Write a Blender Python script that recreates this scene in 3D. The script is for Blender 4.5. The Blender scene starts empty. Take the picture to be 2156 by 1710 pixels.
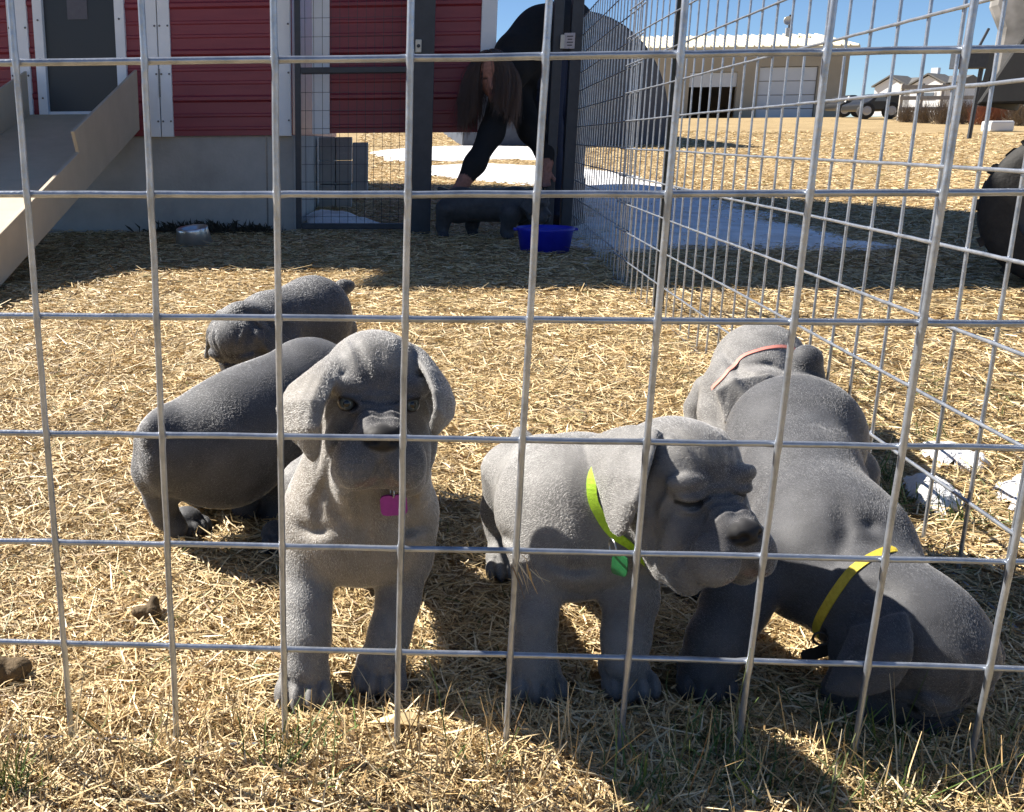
import bpy, math, random
import numpy as np
from mathutils import Vector, Matrix

rng = np.random.default_rng(7)
random.seed(7)
SC = bpy.context.scene
def want(k): return True

# ------------------------------------------------------------------ camera, sky, sun, exposure
CAM_POS = np.array([0.2814193, -0.8152785, 0.5493195])
CAM_ROT = np.array([[0.9975585, -0.0104548, 0.0690492],
                    [0.0695112, 0.2439260, -0.9672995],
                    [-0.0067299, 0.9697375, 0.2440572]])
FOC, PCX, PCY = 2095.9, 642.876, 821.31          # focal length and principal point measured on a 2156 x 1710 copy
cam_data = bpy.data.cameras.new('camera')
cam = bpy.data.objects.new('camera', cam_data)
SC.collection.objects.link(cam)
m = Matrix.Identity(4)
for i in range(3):
    for j in range(3):
        m[i][j] = CAM_ROT[i, j]
    m[i][3] = CAM_POS[i]
cam.matrix_world = m
cam_data.sensor_fit = 'HORIZONTAL'
cam_data.sensor_width = 36.0
cam_data.lens = FOC / 2156.0 * 36.0
cam_data.shift_x = (1078.0 - PCX) / 2156.0
cam_data.shift_y = -(855.0 - PCY) / 2156.0
cam_data.clip_start = 0.02
cam_data.clip_end = 2000.0
SC.camera = cam

SUN_EL = math.radians(41.0)
SUN_H = np.array([-0.9100, 0.4146])                # horizontal direction towards the sun
world = bpy.data.worlds.new('World')
SC.world = world
world.use_nodes = True
wn = world.node_tree
wn.nodes.clear()
sky = wn.nodes.new('ShaderNodeTexSky')
sky.sky_type = 'NISHITA'
sky.sun_disc = False
sky.sun_elevation = SUN_EL
sky.sun_rotation = math.atan2(SUN_H[0], SUN_H[1])
sky.altitude = 2600.0
sky.air_density = 1.0
sky.dust_density = 0.0
sky.ozone_density = 6.0
bg = wn.nodes.new('ShaderNodeBackground')
bg.inputs['Strength'].default_value = 0.05
wo = wn.nodes.new('ShaderNodeOutputWorld')
wn.links.new(sky.outputs[0], bg.inputs['Color'])
wn.links.new(bg.outputs[0], wo.inputs['Surface'])

sun_data = bpy.data.lights.new('sun', 'SUN')
sun_data.energy = 5.0
sun_data.angle = math.radians(0.53)
sun_data.color = (1.0, 0.94, 0.85)
sun = bpy.data.objects.new('sun', sun_data)
SC.collection.objects.link(sun)
sd = Vector((SUN_H[0] * math.cos(SUN_EL), SUN_H[1] * math.cos(SUN_EL), math.sin(SUN_EL)))
sun.rotation_euler = sd.to_track_quat('Z', 'Y').to_euler()
sun.location = (-3, 3, 6)

SC.render.engine = 'CYCLES'
SC.view_settings.view_transform = 'Standard'
SC.view_settings.look = 'None'
SC.view_settings.exposure = 1.42
SC.view_settings.gamma = 1.0
SC.cycles.use_denoising = True
SC.cycles.max_bounces = 6
SC.cycles.transparent_max_bounces = 8

# ------------------------------------------------------------------ helpers
def at(x, y, Y):
    """world point on the sight line through photo point (x, y) at world depth Y"""
    d = CAM_ROT @ np.array([(x - PCX) / FOC, -(y - PCY) / FOC, -1.0])
    return CAM_POS + d * (Y - CAM_POS[1]) / d[1]
def gnd(x, y, z=0.0):
    d = CAM_ROT @ np.array([(x - PCX) / FOC, -(y - PCY) / FOC, -1.0])
    return CAM_POS + d * (z - CAM_POS[2]) / d[2]
def mpp(p):
    return float(-((np.asarray(p) - CAM_POS) @ CAM_ROT)[2] / FOC)
def U(v):
    v = np.asarray(v, float)
    return v / np.linalg.norm(v)

def tag(o, label=None, cat=None, group=None, kind=None):
    if label: o['label'] = label
    if cat: o['category'] = cat
    if group: o['group'] = group
    if kind: o['kind'] = kind
    return o
def link(o, parent=None):
    SC.collection.objects.link(o)
    if parent is not None:
        o.parent = parent
        o.matrix_parent_inverse = parent.matrix_basis.inverted()
    return o
def empty(name, loc):
    o = bpy.data.objects.new(name, None)
    o.empty_display_size = 0.1
    o.location = [float(c) for c in loc]
    return link(o)
def new_mesh(name, V, Fc, mat=None, smooth=False):
    me = bpy.data.meshes.new(name)
    V = np.asarray(V, dtype=np.float32)
    if isinstance(Fc, np.ndarray):
        n, k = Fc.shape
        me.vertices.add(len(V)); me.vertices.foreach_set('co', V.ravel())
        me.loops.add(n * k); me.loops.foreach_set('vertex_index', Fc.astype(np.int32).ravel())
        me.polygons.add(n)
        me.polygons.foreach_set('loop_start', np.arange(0, n * k, k, dtype=np.int32))
        me.update(calc_edges=True)
        if smooth: me.polygons.foreach_set('use_smooth', np.ones(n, bool))
    else:
        me.from_pydata([tuple(map(float, v)) for v in V], [], Fc)
        if smooth:
            for p in me.polygons: p.use_smooth = True
        me.update()
    if mat: me.materials.append(mat)
    return me
def mobj(name, V, Fc, mat=None, parent=None, smooth=False):
    return link(bpy.data.objects.new(name, new_mesh(name, V, Fc, mat, smooth)), parent)

class MB:
    """collects boxes, prisms and tubes for one mesh"""
    def __init__(s): s.V = []; s.F = []
    def add(s, V, F):
        b = len(s.V); s.V += [tuple(map(float, v)) for v in V]; s.F += [tuple(i + b for i in f) for f in F]; return s
    def box(s, c, d, rz=0.0, R=None):
        c = np.asarray(c, float); d = np.asarray(d, float) / 2
        if R is None:
            R = np.array([[math.cos(rz), -math.sin(rz), 0], [math.sin(rz), math.cos(rz), 0], [0, 0, 1]])
        V = [c + R @ (np.array(q) * d) for q in [(-1,-1,-1),(1,-1,-1),(1,1,-1),(-1,1,-1),(-1,-1,1),(1,-1,1),(1,1,1),(-1,1,1)]]
        return s.add(V, [(0,3,2,1),(4,5,6,7),(0,1,5,4),(1,2,6,5),(2,3,7,6),(3,0,4,7)])
    def span(s, a, b):
        a = np.asarray(a, float); b = np.asarray(b, float); return s.box((a + b) / 2, np.abs(b - a))
    def prism(s, poly, off):
        """closed polygon of 3-D points pushed along off"""
        n = len(poly); P = [np.asarray(p, float) for p in poly]; o = np.asarray(off, float)
        V = P + [p + o for p in P]
        F = [tuple(range(n))[::-1], tuple(range(n, 2 * n))] + [(i, (i + 1) % n, n + (i + 1) % n, n + i) for i in range(n)]
        return s.add(V, F)
    def tube(s, pts, rad, n=8, cap=True):
        pts = [np.asarray(p, float) for p in pts]
        if np.isscalar(rad): rad = [rad] * len(pts)
        t = U(pts[-1] - pts[0]); ref = np.array([0, 0, 1.0]) if abs(t[2]) < .9 else np.array([1.0, 0, 0])
        V = []; F = []
        for i, p in enumerate(pts):
            tt = U(pts[min(i + 1, len(pts) - 1)] - pts[max(i - 1, 0)])
            u = U(np.cross(ref, tt)); v = np.cross(tt, u)
            for k in range(n):
                a = 2 * math.pi * k / n
                V.append(p + rad[i] * (u * math.cos(a) + v * math.sin(a)))
        for i in range(len(pts) - 1):
            for k in range(n):
                F.append((i * n + k, i * n + (k + 1) % n, (i + 1) * n + (k + 1) % n, (i + 1) * n + k))
        if cap:
            F.append(tuple(range(n))[::-1]); F.append(tuple(range((len(pts) - 1) * n, len(pts) * n)))
        return s.add(V, F)
    def lathe(s, c, prof, n=24, axis=2):
        V = []; F = []; m_ = len(prof)
        for (r, z) in prof:
            for k in range(n):
                a = 2 * math.pi * k / n
                q = [r * math.cos(a), r * math.sin(a), z]
                if axis == 0: q = [q[2], q[0], q[1]]
                if axis == 1: q = [q[0], q[2], q[1]]
                V.append(np.asarray(c) + q)
        for i in range(m_ - 1):
            for k in range(n):
                F.append((i * n + k, i * n + (k + 1) % n, (i + 1) * n + (k + 1) % n, (i + 1) * n + k))
        return s.add(V, F)
    def build(s, name, mat, parent=None, smooth=False, bevel=0.0):
        o = mobj(name, s.V, s.F, mat, parent, smooth)
        if bevel:
            b = o.modifiers.new('bevel', 'BEVEL'); b.width = bevel; b.segments = 2; b.limit_method = 'ANGLE'
        return o

# ------------------------------------------------------------------ materials
def nodes(name):
    mt = bpy.data.materials.new(name); mt.use_nodes = True
    nt = mt.node_tree
    return mt, nt, nt.nodes['Principled BSDF']
def N(nt, t, **kw):
    n = nt.nodes.new(t)
    for k, v in kw.items():
        if k in n.inputs.keys(): n.inputs[k].default_value = v
        else: setattr(n, k, v)
    return n
def ramp(nt, fac, stops):
    r = nt.nodes.new('ShaderNodeValToRGB')
    el = r.color_ramp.elements
    while len(el) < len(stops): el.new(0.5)
    for e, (p, c) in zip(el, stops):
        e.position = p; e.color = (*c, 1.0)
    nt.links.new(fac, r.inputs['Fac'])
    return r.outputs['Color']
def noisy(name, stops, scale=8.0, rough=0.7, detail=6.0, bump=0.0, bscale=None, metallic=0.0, coord='Object', stretch=(1,1,1), spec=0.5, mixscale=None):
    mt, nt, b = nodes(name)
    tc = N(nt, 'ShaderNodeTexCoord'); mp = N(nt, 'ShaderNodeMapping')
    mp.inputs['Scale'].default_value = stretch
    nt.links.new(tc.outputs[coord], mp.inputs['Vector'])
    nz = N(nt, 'ShaderNodeTexNoise', Scale=scale, Detail=detail, Roughness=0.62)
    nt.links.new(mp.outputs[0], nz.inputs['Vector'])
    fac = nz.outputs['Fac']
    nt.links.new(ramp(nt, fac, stops), b.inputs['Base Color'])
    b.inputs['Roughness'].default_value = rough
    b.inputs['Metallic'].default_value = metallic
    b.inputs['Specular IOR Level'].default_value = spec
    if bump:
        n2 = N(nt, 'ShaderNodeTexNoise', Scale=bscale or scale * 4, Detail=8.0)
        nt.links.new(mp.outputs[0], n2.inputs['Vector'])
        bp = N(nt, 'ShaderNodeBump', Strength=1.0, Distance=bump)
        nt.links.new(n2.outputs['Fac'], bp.inputs['Height'])
        nt.links.new(bp.outputs[0], b.inputs['Normal'])
    return mt

# ------------------------------------------------------------------ sculpting: smooth signed-distance shapes -> one continuous mesh
class Sculpt:
    def __init__(s, seed=1):
        s.ops = []; s.lo = np.full(3, 1e9); s.hi = np.full(3, -1e9); s.seed = seed; s.claws = []
    def _bb(s, lo, hi, solid=True):
        if solid:
            s.lo = np.minimum(s.lo, lo); s.hi = np.maximum(s.hi, hi)
    def ell(s, c, r, R=None, k=0.02, cut=False):
        c = np.asarray(c, float); r = np.asarray(r, float) * np.ones(3)
        R = np.eye(3) if R is None else np.asarray(R, float)
        e = np.sqrt(((R * r) ** 2).sum(1))
        s._bb(c - e, c + e, not cut)
        def fn(P):
            q = (P - c.astype(np.float32)) @ R.astype(np.float32)
            k0 = np.sqrt(((q / r) ** 2).sum(-1)) + 1e-9; k1 = np.sqrt(((q / (r * r)) ** 2).sum(-1)) + 1e-9
            return k0 * (k0 - 1) / k1
        s.ops.append(('cut' if cut else 'add', fn, c - e, c + e, k)); return s
    def cone(s, a, b, ra, rb, k=0.02, flat=None):
        a = np.asarray(a, float); b = np.asarray(b, float); m_ = max(ra, rb)
        lo, hi = np.minimum(a, b) - m_, np.maximum(a, b) + m_
        s._bb(lo, hi)
        def fn(P):
            pa = P - a.astype(np.float32); ba = (b - a).astype(np.float32)
            h = np.clip((pa @ ba) / (ba @ ba), 0, 1)
            return np.sqrt(((pa - h[..., None] * ba) ** 2).sum(-1)) - (ra + (rb - ra) * h)
        s.ops.append(('add', fn, lo, hi, k)); return s
    def chain(s, pts, rad, k=0.02):
        for i in range(len(pts) - 1): s.cone(pts[i], pts[i + 1], rad[i], rad[i + 1], k)
        return s
    def sheet(s, tris, th, k=0.01, blend=True):
        T = [[np.asarray(q, np.float32) for q in t] for t in tris]
        A = np.array([q for t in T for q in t]); lo, hi = A.min(0) - th, A.max(0) + th
        s._bb(lo, hi)
        def dt(P, a, b, c):
            def seg(p, u, v):
                e = v - u; w = p - u; h = np.clip((w @ e) / (e @ e), 0, 1)
                return ((w - h[..., None] * e) ** 2).sum(-1)
            n = np.cross(b - a, c - a); nn = n @ n + 1e-20
            ins = ((P - a) @ np.cross(n, b - a) > 0) & ((P - b) @ np.cross(n, c - b) > 0) & ((P - c) @ np.cross(n, a - c) > 0)
            dd = np.minimum(np.minimum(seg(P, a, b), seg(P, b, c)), seg(P, c, a))
            return np.sqrt(np.where(ins, ((P - a) @ n) ** 2 / nn, dd))
        def fn(P):
            d = None
            for a, b, c in T:
                e = dt(P, a, b, c)
                if d is None: d = e
                elif blend:
                    h = np.maximum(0.008 - np.abs(d - e), 0) / 0.008
                    d = np.minimum(d, e) - h * h * 0.002
                else: d = np.minimum(d, e)
            return d - th
        s.ops.append(('add', fn, lo, hi, k)); return s
    def flap(s, rows, th, k=0.008, n=5):
        """smooth curved flap through a 3 x 3 net of points"""
        C = np.array(rows, float); t = np.linspace(0, 1, n)
        w = np.stack([(1 - t) * (1 - 2 * t), 4 * t * (1 - t), t * (2 * t - 1)], 1)
        G = np.einsum('ai,bj,ijc->abc', w, w, C); T = []
        for i in range(n - 1):
            for j in range(n - 1):
                T += [(G[i, j], G[i + 1, j], G[i + 1, j + 1]), (G[i, j], G[i + 1, j + 1], G[i, j + 1])]
        return s.sheet(T, th, k, False)
    def fold(s, pts, w=0.007, depth=0.006, reach=0.045):
        """crease in the skin facing the viewer, found within reach of the given line"""
        m_ = np.mean(pts, 0); return s.groove(pts, w, depth, U(m_ - CAM_POS), reach)
    def groove(s, pts, w=0.003, depth=0.003, ax=None, reach=0.0):
        """crease (depth > 0) or fold (depth < 0) along a line"""
        pts = [np.asarray(p, float) for p in pts]
        A = np.array(pts); lo, hi = A.min(0), A.max(0)
        n = len(pts) - 1
        def fn(P):
            best = None
            for i in range(n):
                a = pts[i].astype(np.float32); e = (pts[i + 1] - pts[i]).astype(np.float32)
                q = P - a
                if ax is not None:
                    v = ax.astype(np.float32); q = q - np.clip(q @ v, -reach, reach)[..., None] * v
                    e = e - (e @ v) * v
                h = np.clip((q @ e) / (e @ e), 0, 1)
                d2 = ((q - h[..., None] * e) ** 2).sum(-1)
                u = (i + h) / n; a_ = np.sin(np.clip(u * 0.9 + 0.05, 0, 1) * math.pi) ** 0.5
                g = np.exp(-d2 / (w * w)) * a_
                best = g if best is None else np.maximum(best, g)
            return depth * best
        s.ops.append(('off', fn, lo - reach, hi + reach, w * 3)); return s
    def build(s, h, noise=0.0008, smooth=1):
        pad = 0.012
        lo = s.lo - pad; n = np.ceil((s.hi + pad - lo) / h).astype(int) + 1
        ax = [(lo[i] + h * np.arange(n[i])).astype(np.float32) for i in range(3)]
        F = np.full(n, 0.04, np.float32)
        for kind, fn, a, b, k in s.ops:
            mg = k + 0.012 if kind != 'off' else k
            i0 = np.clip(np.floor((a - mg - lo) / h).astype(int), 0, n - 1); i1 = np.clip(np.ceil((b + mg - lo) / h).astype(int) + 1, 1, n)
            if (i1 <= i0).any(): continue
            sl = tuple(slice(p, q) for p, q in zip(i0, i1))
            P = np.stack(np.meshgrid(*[ax[i][sl[i]] for i in range(3)], indexing='ij'), -1)
            d = fn(P).astype(np.float32); f = F[sl]
            if kind == 'add':
                hh = np.maximum(k - np.abs(f - d), 0) / k
                F[sl] = np.minimum(f, d) - hh * hh * k * 0.25
            elif kind == 'cut':
                hh = np.maximum(k - np.abs(f + d), 0) / k
                F[sl] = np.maximum(f, -d) + hh * hh * k * 0.25
            else:
                F[sl] = f + d
        if noise:
            r = np.random.default_rng(s.seed)
            G = np.meshgrid(*ax, indexing='ij')
            for fr, am in ((55, 1.0), (120, 0.55)):
                for _ in range(3):
                    v = r.normal(size=3); v *= fr / np.linalg.norm(v); ph = r.uniform(0, 6.28)
                    F += noise * am * 0.6 * np.sin(G[0] * v[0] + G[1] * v[1] + G[2] * v[2] + ph).astype(np.float32)
        V, Q = nets(F)
        V = V * h + lo
        for _ in range(smooth):
            acc = np.zeros_like(V); cnt = np.zeros(len(V))
            for i in range(4):
                np.add.at(acc, Q[:, i], V[Q[:, (i + 1) % 4]]); np.add.at(acc, Q[:, i], V[Q[:, (i - 1) % 4]])
                np.add.at(cnt, Q[:, i], 2)
            V = V * 0.5 + 0.5 * acc / cnt[:, None]
        return V.astype(np.float32), Q
def nets(F):
    S = F < 0
    sh = np.array(F.shape) - 1
    C8 = [(i, j, k) for i in (0, 1) for j in (0, 1) for k in (0, 1)]
    cnt = np.zeros(sh, np.int8)
    for (i, j, k) in C8: cnt += S[i:i + sh[0], j:j + sh[1], k:k + sh[2]]
    act = (cnt > 0) & (cnt < 8)
    I = np.argwhere(act)
    idx = np.full(sh, -1, np.int64); idx[act] = np.arange(len(I))
    pos = np.zeros((len(I), 3)); c = np.zeros(len(I))
    val = {q: F[I[:, 0] + q[0], I[:, 1] + q[1], I[:, 2] + q[2]] for q in C8}
    for a in C8:
        for d in range(3):
            if a[d] == 0:
                b = list(a); b[d] = 1; b = tuple(b)
                fa, fb = val[a], val[b]; x = (fa < 0) != (fb < 0)
                t = np.where(x, fa / np.where(x, fa - fb, 1), 0)
                p = np.array(a, float)[None] + t[:, None] * (np.array(b) - np.array(a))
                pos += np.where(x[:, None], p, 0); c += x
    V = I + pos / c[:, None]
    Qs = []
    for d in range(3):
        e, f = (d + 1) % 3, (d + 2) % 3
        sl = [slice(None)] * 3; sl2 = [slice(None)] * 3
        sl[d] = slice(0, -1); sl2[d] = slice(1, None)
        A, B = S[tuple(sl)], S[tuple(sl2)]
        X = np.argwhere(A != B)
        ok = (X[:, e] > 0) & (X[:, f] > 0) & (X[:, e] < F.shape[e] - 1) & (X[:, f] < F.shape[f] - 1)
        X = X[ok]
        def g(de, df):
            Y = X.copy(); Y[:, e] += de; Y[:, f] += df
            return idx[Y[:, 0], Y[:, 1], Y[:, 2]]
        q = np.stack([g(-1, -1), g(0, -1), g(0, 0), g(-1, 0)], 1)
        fl = ~A[X[:, 0], X[:, 1], X[:, 2]]
        q[fl] = q[fl][:, ::-1]
        Qs.append(q)
    return V, np.concatenate(Qs)

def frame(fwd, up):
    f = U(fwd); r = U(np.cross(f, up)); u = np.cross(r, f)
    return np.stack([r, f, u], 1)        # columns: right, forward, up

# ------------------------------------------------------------------ the ground
def terrain(x, y):
    t = np.clip((np.asarray(y, float) - 9.0) / 46.0, 0, 1)
    h = 1.46 * t * t * (3 - 2 * t)
    return h + 0.004 * np.clip(np.asarray(y, float) - 55, 0, 400)
def ghit(x, y):
    """ground point seen at photo point (x, y), on the rising field too"""
    d = CAM_ROT @ np.array([(x - PCX) / FOC, -(y - PCY) / FOC, -1.0])
    t = 0.3
    for _ in range(4000):
        p = CAM_POS + d * t
        if p[2] <= terrain(p[0], p[1]): return p
        t *= 1.002
    return p
def ground_material():
    mt, nt, b = nodes('dry_thatch')
    tc = N(nt, 'ShaderNodeTexCoord')
    big = N(nt, 'ShaderNodeTexNoise', Scale=0.9, Detail=6.0, Roughness=0.6)
    mid = N(nt, 'ShaderNodeTexNoise', Scale=14.0, Detail=8.0, Roughness=0.7)
    fin = N(nt, 'ShaderNodeTexNoise', Scale=150.0, Detail=6.0, Roughness=0.75)
    for n in (big, mid, fin): nt.links.new(tc.outputs['Object'], n.inputs['Vector'])
    c1 = ramp(nt, mid.outputs['Fac'], [(0.28, (0.30, 0.215, 0.110)), (0.5, (0.44, 0.335, 0.185)), (0.72, (0.54, 0.425, 0.25))])
    c2 = ramp(nt, fin.outputs['Fac'], [(0.30, (0.45, 0.42, 0.38)), (0.55, (0.98, 0.98, 0.98)), (0.75, (1.25, 1.25, 1.2))])
    c3 = ramp(nt, big.outputs['Fac'], [(0.35, (0.80, 0.76, 0.70)), (0.65, (1.08, 1.06, 1.02))])
    m1 = N(nt, 'ShaderNodeMix', data_type='RGBA', blend_type='MULTIPLY'); m1.inputs['Factor'].default_value = 1
    m2 = N(nt, 'ShaderNodeMix', data_type='RGBA', blend_type='MULTIPLY'); m2.inputs['Factor'].default_value = 1
    nt.links.new(c1, m1.inputs['A']); nt.links.new(c2, m1.inputs['B'])
    nt.links.new(m1.outputs['Result'], m2.inputs['A']); nt.links.new(c3, m2.inputs['B'])
    nt.links.new(m2.outputs['Result'], b.inputs['Base Color'])
    b.inputs['Roughness'].default_value = 0.9; b.inputs['Specular IOR Level'].default_value = 0.2
    ad = N(nt, 'ShaderNodeMath', operation='ADD'); nt.links.new(mid.outputs['Fac'], ad.inputs[0]); nt.links.new(fin.outputs['Fac'], ad.inputs[1])
    bp = N(nt, 'ShaderNodeBump', Strength=0.9, Distance=0.012)
    nt.links.new(ad.outputs[0], bp.inputs['Height']); nt.links.new(bp.outputs[0], b.inputs['Normal'])
    return mt
gx = np.concatenate([np.linspace(-300, -20, 16), np.linspace(-17, 17, 70), np.linspace(20, 300, 16)])
gy = np.concatenate([np.linspace(-40, -3, 8), np.linspace(-2, 20, 60), np.linspace(22, 70, 40), np.linspace(80, 600, 20)])
GX, GY = np.meshgrid(gx, gy)
GZ = terrain(GX, GY) - 0.002 + 0.006 * np.sin(GX * 1.7 + 0.6) * np.sin(GY * 1.3) * (np.abs(GY - 2) > 3.2)
GZ -= 0.0
nxg = len(gx)
idx = np.arange(len(gx) * len(gy)).reshape(len(gy), len(gx))
Fq = np.stack([idx[:-1, :-1].ravel(), idx[:-1, 1:].ravel(), idx[1:, 1:].ravel(), idx[1:, :-1].ravel()], 1)
gmat = ground_material()
tag(mobj('ground', np.stack([GX.ravel(), GY.ravel(), GZ.ravel()], 1), Fq, gmat, None, True), kind='structure')

# ------------------------------------------------------------------ snow
snow_mat, nt, b = nodes('old_snow')
tc = N(nt, 'ShaderNodeTexCoord'); n1 = N(nt, 'ShaderNodeTexNoise', Scale=5.0, Detail=7.0); n2 = N(nt, 'ShaderNodeTexNoise', Scale=60.0, Detail=6.0)
nt.links.new(tc.outputs['Object'], n1.inputs['Vector']); nt.links.new(tc.outputs['Object'], n2.inputs['Vector'])
nt.links.new(ramp(nt, n1.outputs['Fac'], [(0.3, (0.62, 0.60, 0.58)), (0.6, (0.86, 0.87, 0.89))]), b.inputs['Base Color'])
bp = N(nt, 'ShaderNodeBump', Strength=0.8, Distance=0.02); nt.links.new(n2.outputs['Fac'], bp.inputs['Height']); nt.links.new(bp.outputs[0], b.inputs['Normal'])
b.inputs['Roughness'].default_value = 0.6
def snow(poly, height, res, label, seed, rough=0.5):
    """irregular melting patch: poly in ground coordinates"""
    P = np.array(poly)[:, :2]; lo, hi = P.min(0), P.max(0)
    n = np.maximum(((hi - lo) / res).astype(int), 6)
    X, Y = np.meshgrid(np.linspace(lo[0], hi[0], n[0]), np.linspace(lo[1], hi[1], n[1]))
    sd_ = np.full(X.shape, 1e9); ins = np.zeros(X.shape, bool)
    for i in range(len(P)):
        a, c = P[i], P[(i + 1) % len(P)]; e = c - a
        h = np.clip(((X - a[0]) * e[0] + (Y - a[1]) * e[1]) / (e @ e + 1e-12), 0, 1)
        sd_ = np.minimum(sd_, np.hypot(X - a[0] - h * e[0], Y - a[1] - h * e[1]))
        ins ^= ((a[1] > Y) != (c[1] > Y)) & (X < (c[0] - a[0]) * (Y - a[1]) / (c[1] - a[1] + 1e-12) + a[0])
    r = np.random.default_rng(seed); nz = np.zeros(X.shape); size = min(hi - lo)
    for f, am in ((2.2, .5), (5, .35), (11, .25), (23, .15)):
        for _ in range(3):
            a = r.uniform(0, 6.28); nz += am * np.sin((X * math.cos(a) + Y * math.sin(a)) * f * 6.28 / max(size, .12) * .5 + r.uniform(0, 6.28)) / 3
    m_ = np.where(ins, sd_, -sd_) / size + rough * .16 * nz
    Z = terrain(X, Y) + height * (1 - np.exp(-np.clip(m_, 0, 1) * 9)) * (1 + .25 * nz) + np.where(m_ > 0, .004, -.012)
    keep = m_ > -0.03
    idx = -np.ones(X.shape, int); idx[keep] = np.arange(keep.sum())
    Q = np.stack([idx[:-1, :-1], idx[:-1, 1:], idx[1:, 1:], idx[1:, :-1]], -1).reshape(-1, 4); Q = Q[(Q >= 0).all(1)]
    o = mobj('snow_patch', np.stack([X[keep], Y[keep], Z[keep]], 1), Q, snow_mat, None, True)
    tag(o, label, 'snow', 'melting snow patches')
if want('env'):
    G = lambda L_: [ghit(*p) for p in L_]
    snow(G([(1180, 345), (1330, 368), (1440, 398), (1560, 436), (1700, 478), (1850, 512), (1890, 522), (1850, 532), (1700, 530), (1560, 532), (1440, 528), (1290, 545), (1215, 560), (1205, 480), (1190, 400)]), .03, .05, 'long snow strip in barn shade outside the side fence', 1)
    snow(G([(860, 352), (1010, 346), (1165, 352), (1165, 392), (1080, 388), (980, 380), (870, 366)]), .04, .10, 'bright sunlit snow patch seen through the gate opening', 2)
    snow(G([(780, 318), (900, 309), (1040, 308), (1165, 312), (1165, 338), (1000, 336), (880, 344), (790, 334)]), .05, .25, 'blue shaded snow patch farthest behind the gate opening', 3)
    snow(G([(1935, 948), (1985, 945), (2060, 965), (2092, 985), (2070, 1000), (1990, 985), (1945, 970)]), .022, .006, 'small snow strip lying on grass outside the side fence', 4)
    snow(G([(1890, 1025), (1940, 1020), (2010, 1045), (2040, 1075), (1990, 1092), (1920, 1080)]), .03, .006, 'shaded lump of snow close to the sniffing puppy', 5)
    snow(G([(2085, 1035), (2130, 1010), (2200, 1020), (2260, 1060), (2220, 1095), (2130, 1085)]), .025, .008, 'snow patch nearest the right edge of the picture', 6)
    snow(G([(632, 462), (680, 452), (740, 462), (800, 476), (740, 484), (650, 482)]), .06, .03, 'grey snow heap behind the mesh gate', 7)

# ------------------------------------------------------------------ red barn
red = noisy('red_siding', [(0.3, (0.21, 0.028, 0.045)), (0.7, (0.27, 0.045, 0.060))], 3.0, 0.42, bump=.0006, bscale=40, stretch=(1, 1, 6))
white_trim = noisy('white_trim_metal', [(0.3, (0.74, 0.77, 0.80)), (0.7, (0.84, 0.87, 0.90))], 5.0, 0.5, bump=.0004, bscale=60)
door_glass, nt_, b_ = nodes('dark_door_screen'); b_.inputs['Base Color'].default_value = (.022, .027, .033, 1); b_.inputs['Roughness'].default_value = .35
n_ = N(nt_, 'ShaderNodeTexNoise', Scale=300.0); nt_.links.new(ramp(nt_, n_.outputs['Fac'], [(0.3, (.018, .022, .028)), (.7, (.030, .036, .043))]), b_.inputs['Base Color'])
concrete = noisy('concrete', [(0.3, (0.34, 0.325, 0.30)), (0.55, (0.42, 0.405, 0.375)), (0.75, (0.48, 0.46, 0.43))], 4.0, 0.9, bump=.003, bscale=60)
screw_mat = noisy('screw_steel', [(0.3, (.12, .12, .13)), (.7, (.2, .2, .2))], 60, .4, metallic=.8)
roof_mat = noisy('roof_metal', [(0.3, (.30, .30, .31)), (.7, (.38, .38, .39))], 3, .4, metallic=.3)
def siding(name, x0, x1, z0, z1, y, parent, out=-1.0):
    """ribbed steel sheet facing -y: profile swept along x"""
    prof = []
    z = z0; step = 0.262
    k = 0
    zz = z0 - 0.07
    while zz < z1 + .3:
        for dz, dy in ((0, 0), (.012, .016), (.030, .016), (.042, 0), (.100, 0), (.106, .005), (.118, .005), (.124, 0), (.176, 0), (.182, .005), (.194, .005), (.200, 0)):
            prof.append((zz + dz, dy))
        zz += step
    prof = [(a, d) for a, d in prof if z0 <= a <= z1]
    prof = [(z0, 0)] + prof + [(z1, 0)]
    V = []; F = []
    for a, d in prof:
        V += [(x0, y + out * d, a), (x1, y + out * d, a)]
    for i in range(len(prof) - 1): F.append((2 * i, 2 * i + 1, 2 * i + 3, 2 * i + 2))
    n = len(V); V += [(x0, y + .03, z0), (x1, y + .03, z0), (x0, y + .03, z1), (x1, y + .03, z1)]
    F += [(n, 0, 1, n + 1)[::-1], (n + 2, n + 3, n, n + 1)[::-1]]
    return mobj(name, V, F, red, parent)
def screws(parent, pts, y):
    for (x, z) in pts:
        MB().lathe((x, y, z), [(.006, 0), (.006, -.004), (.003, -.006), (0, -.006)], 8, 1).build('screw', screw_mat, parent)
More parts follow.
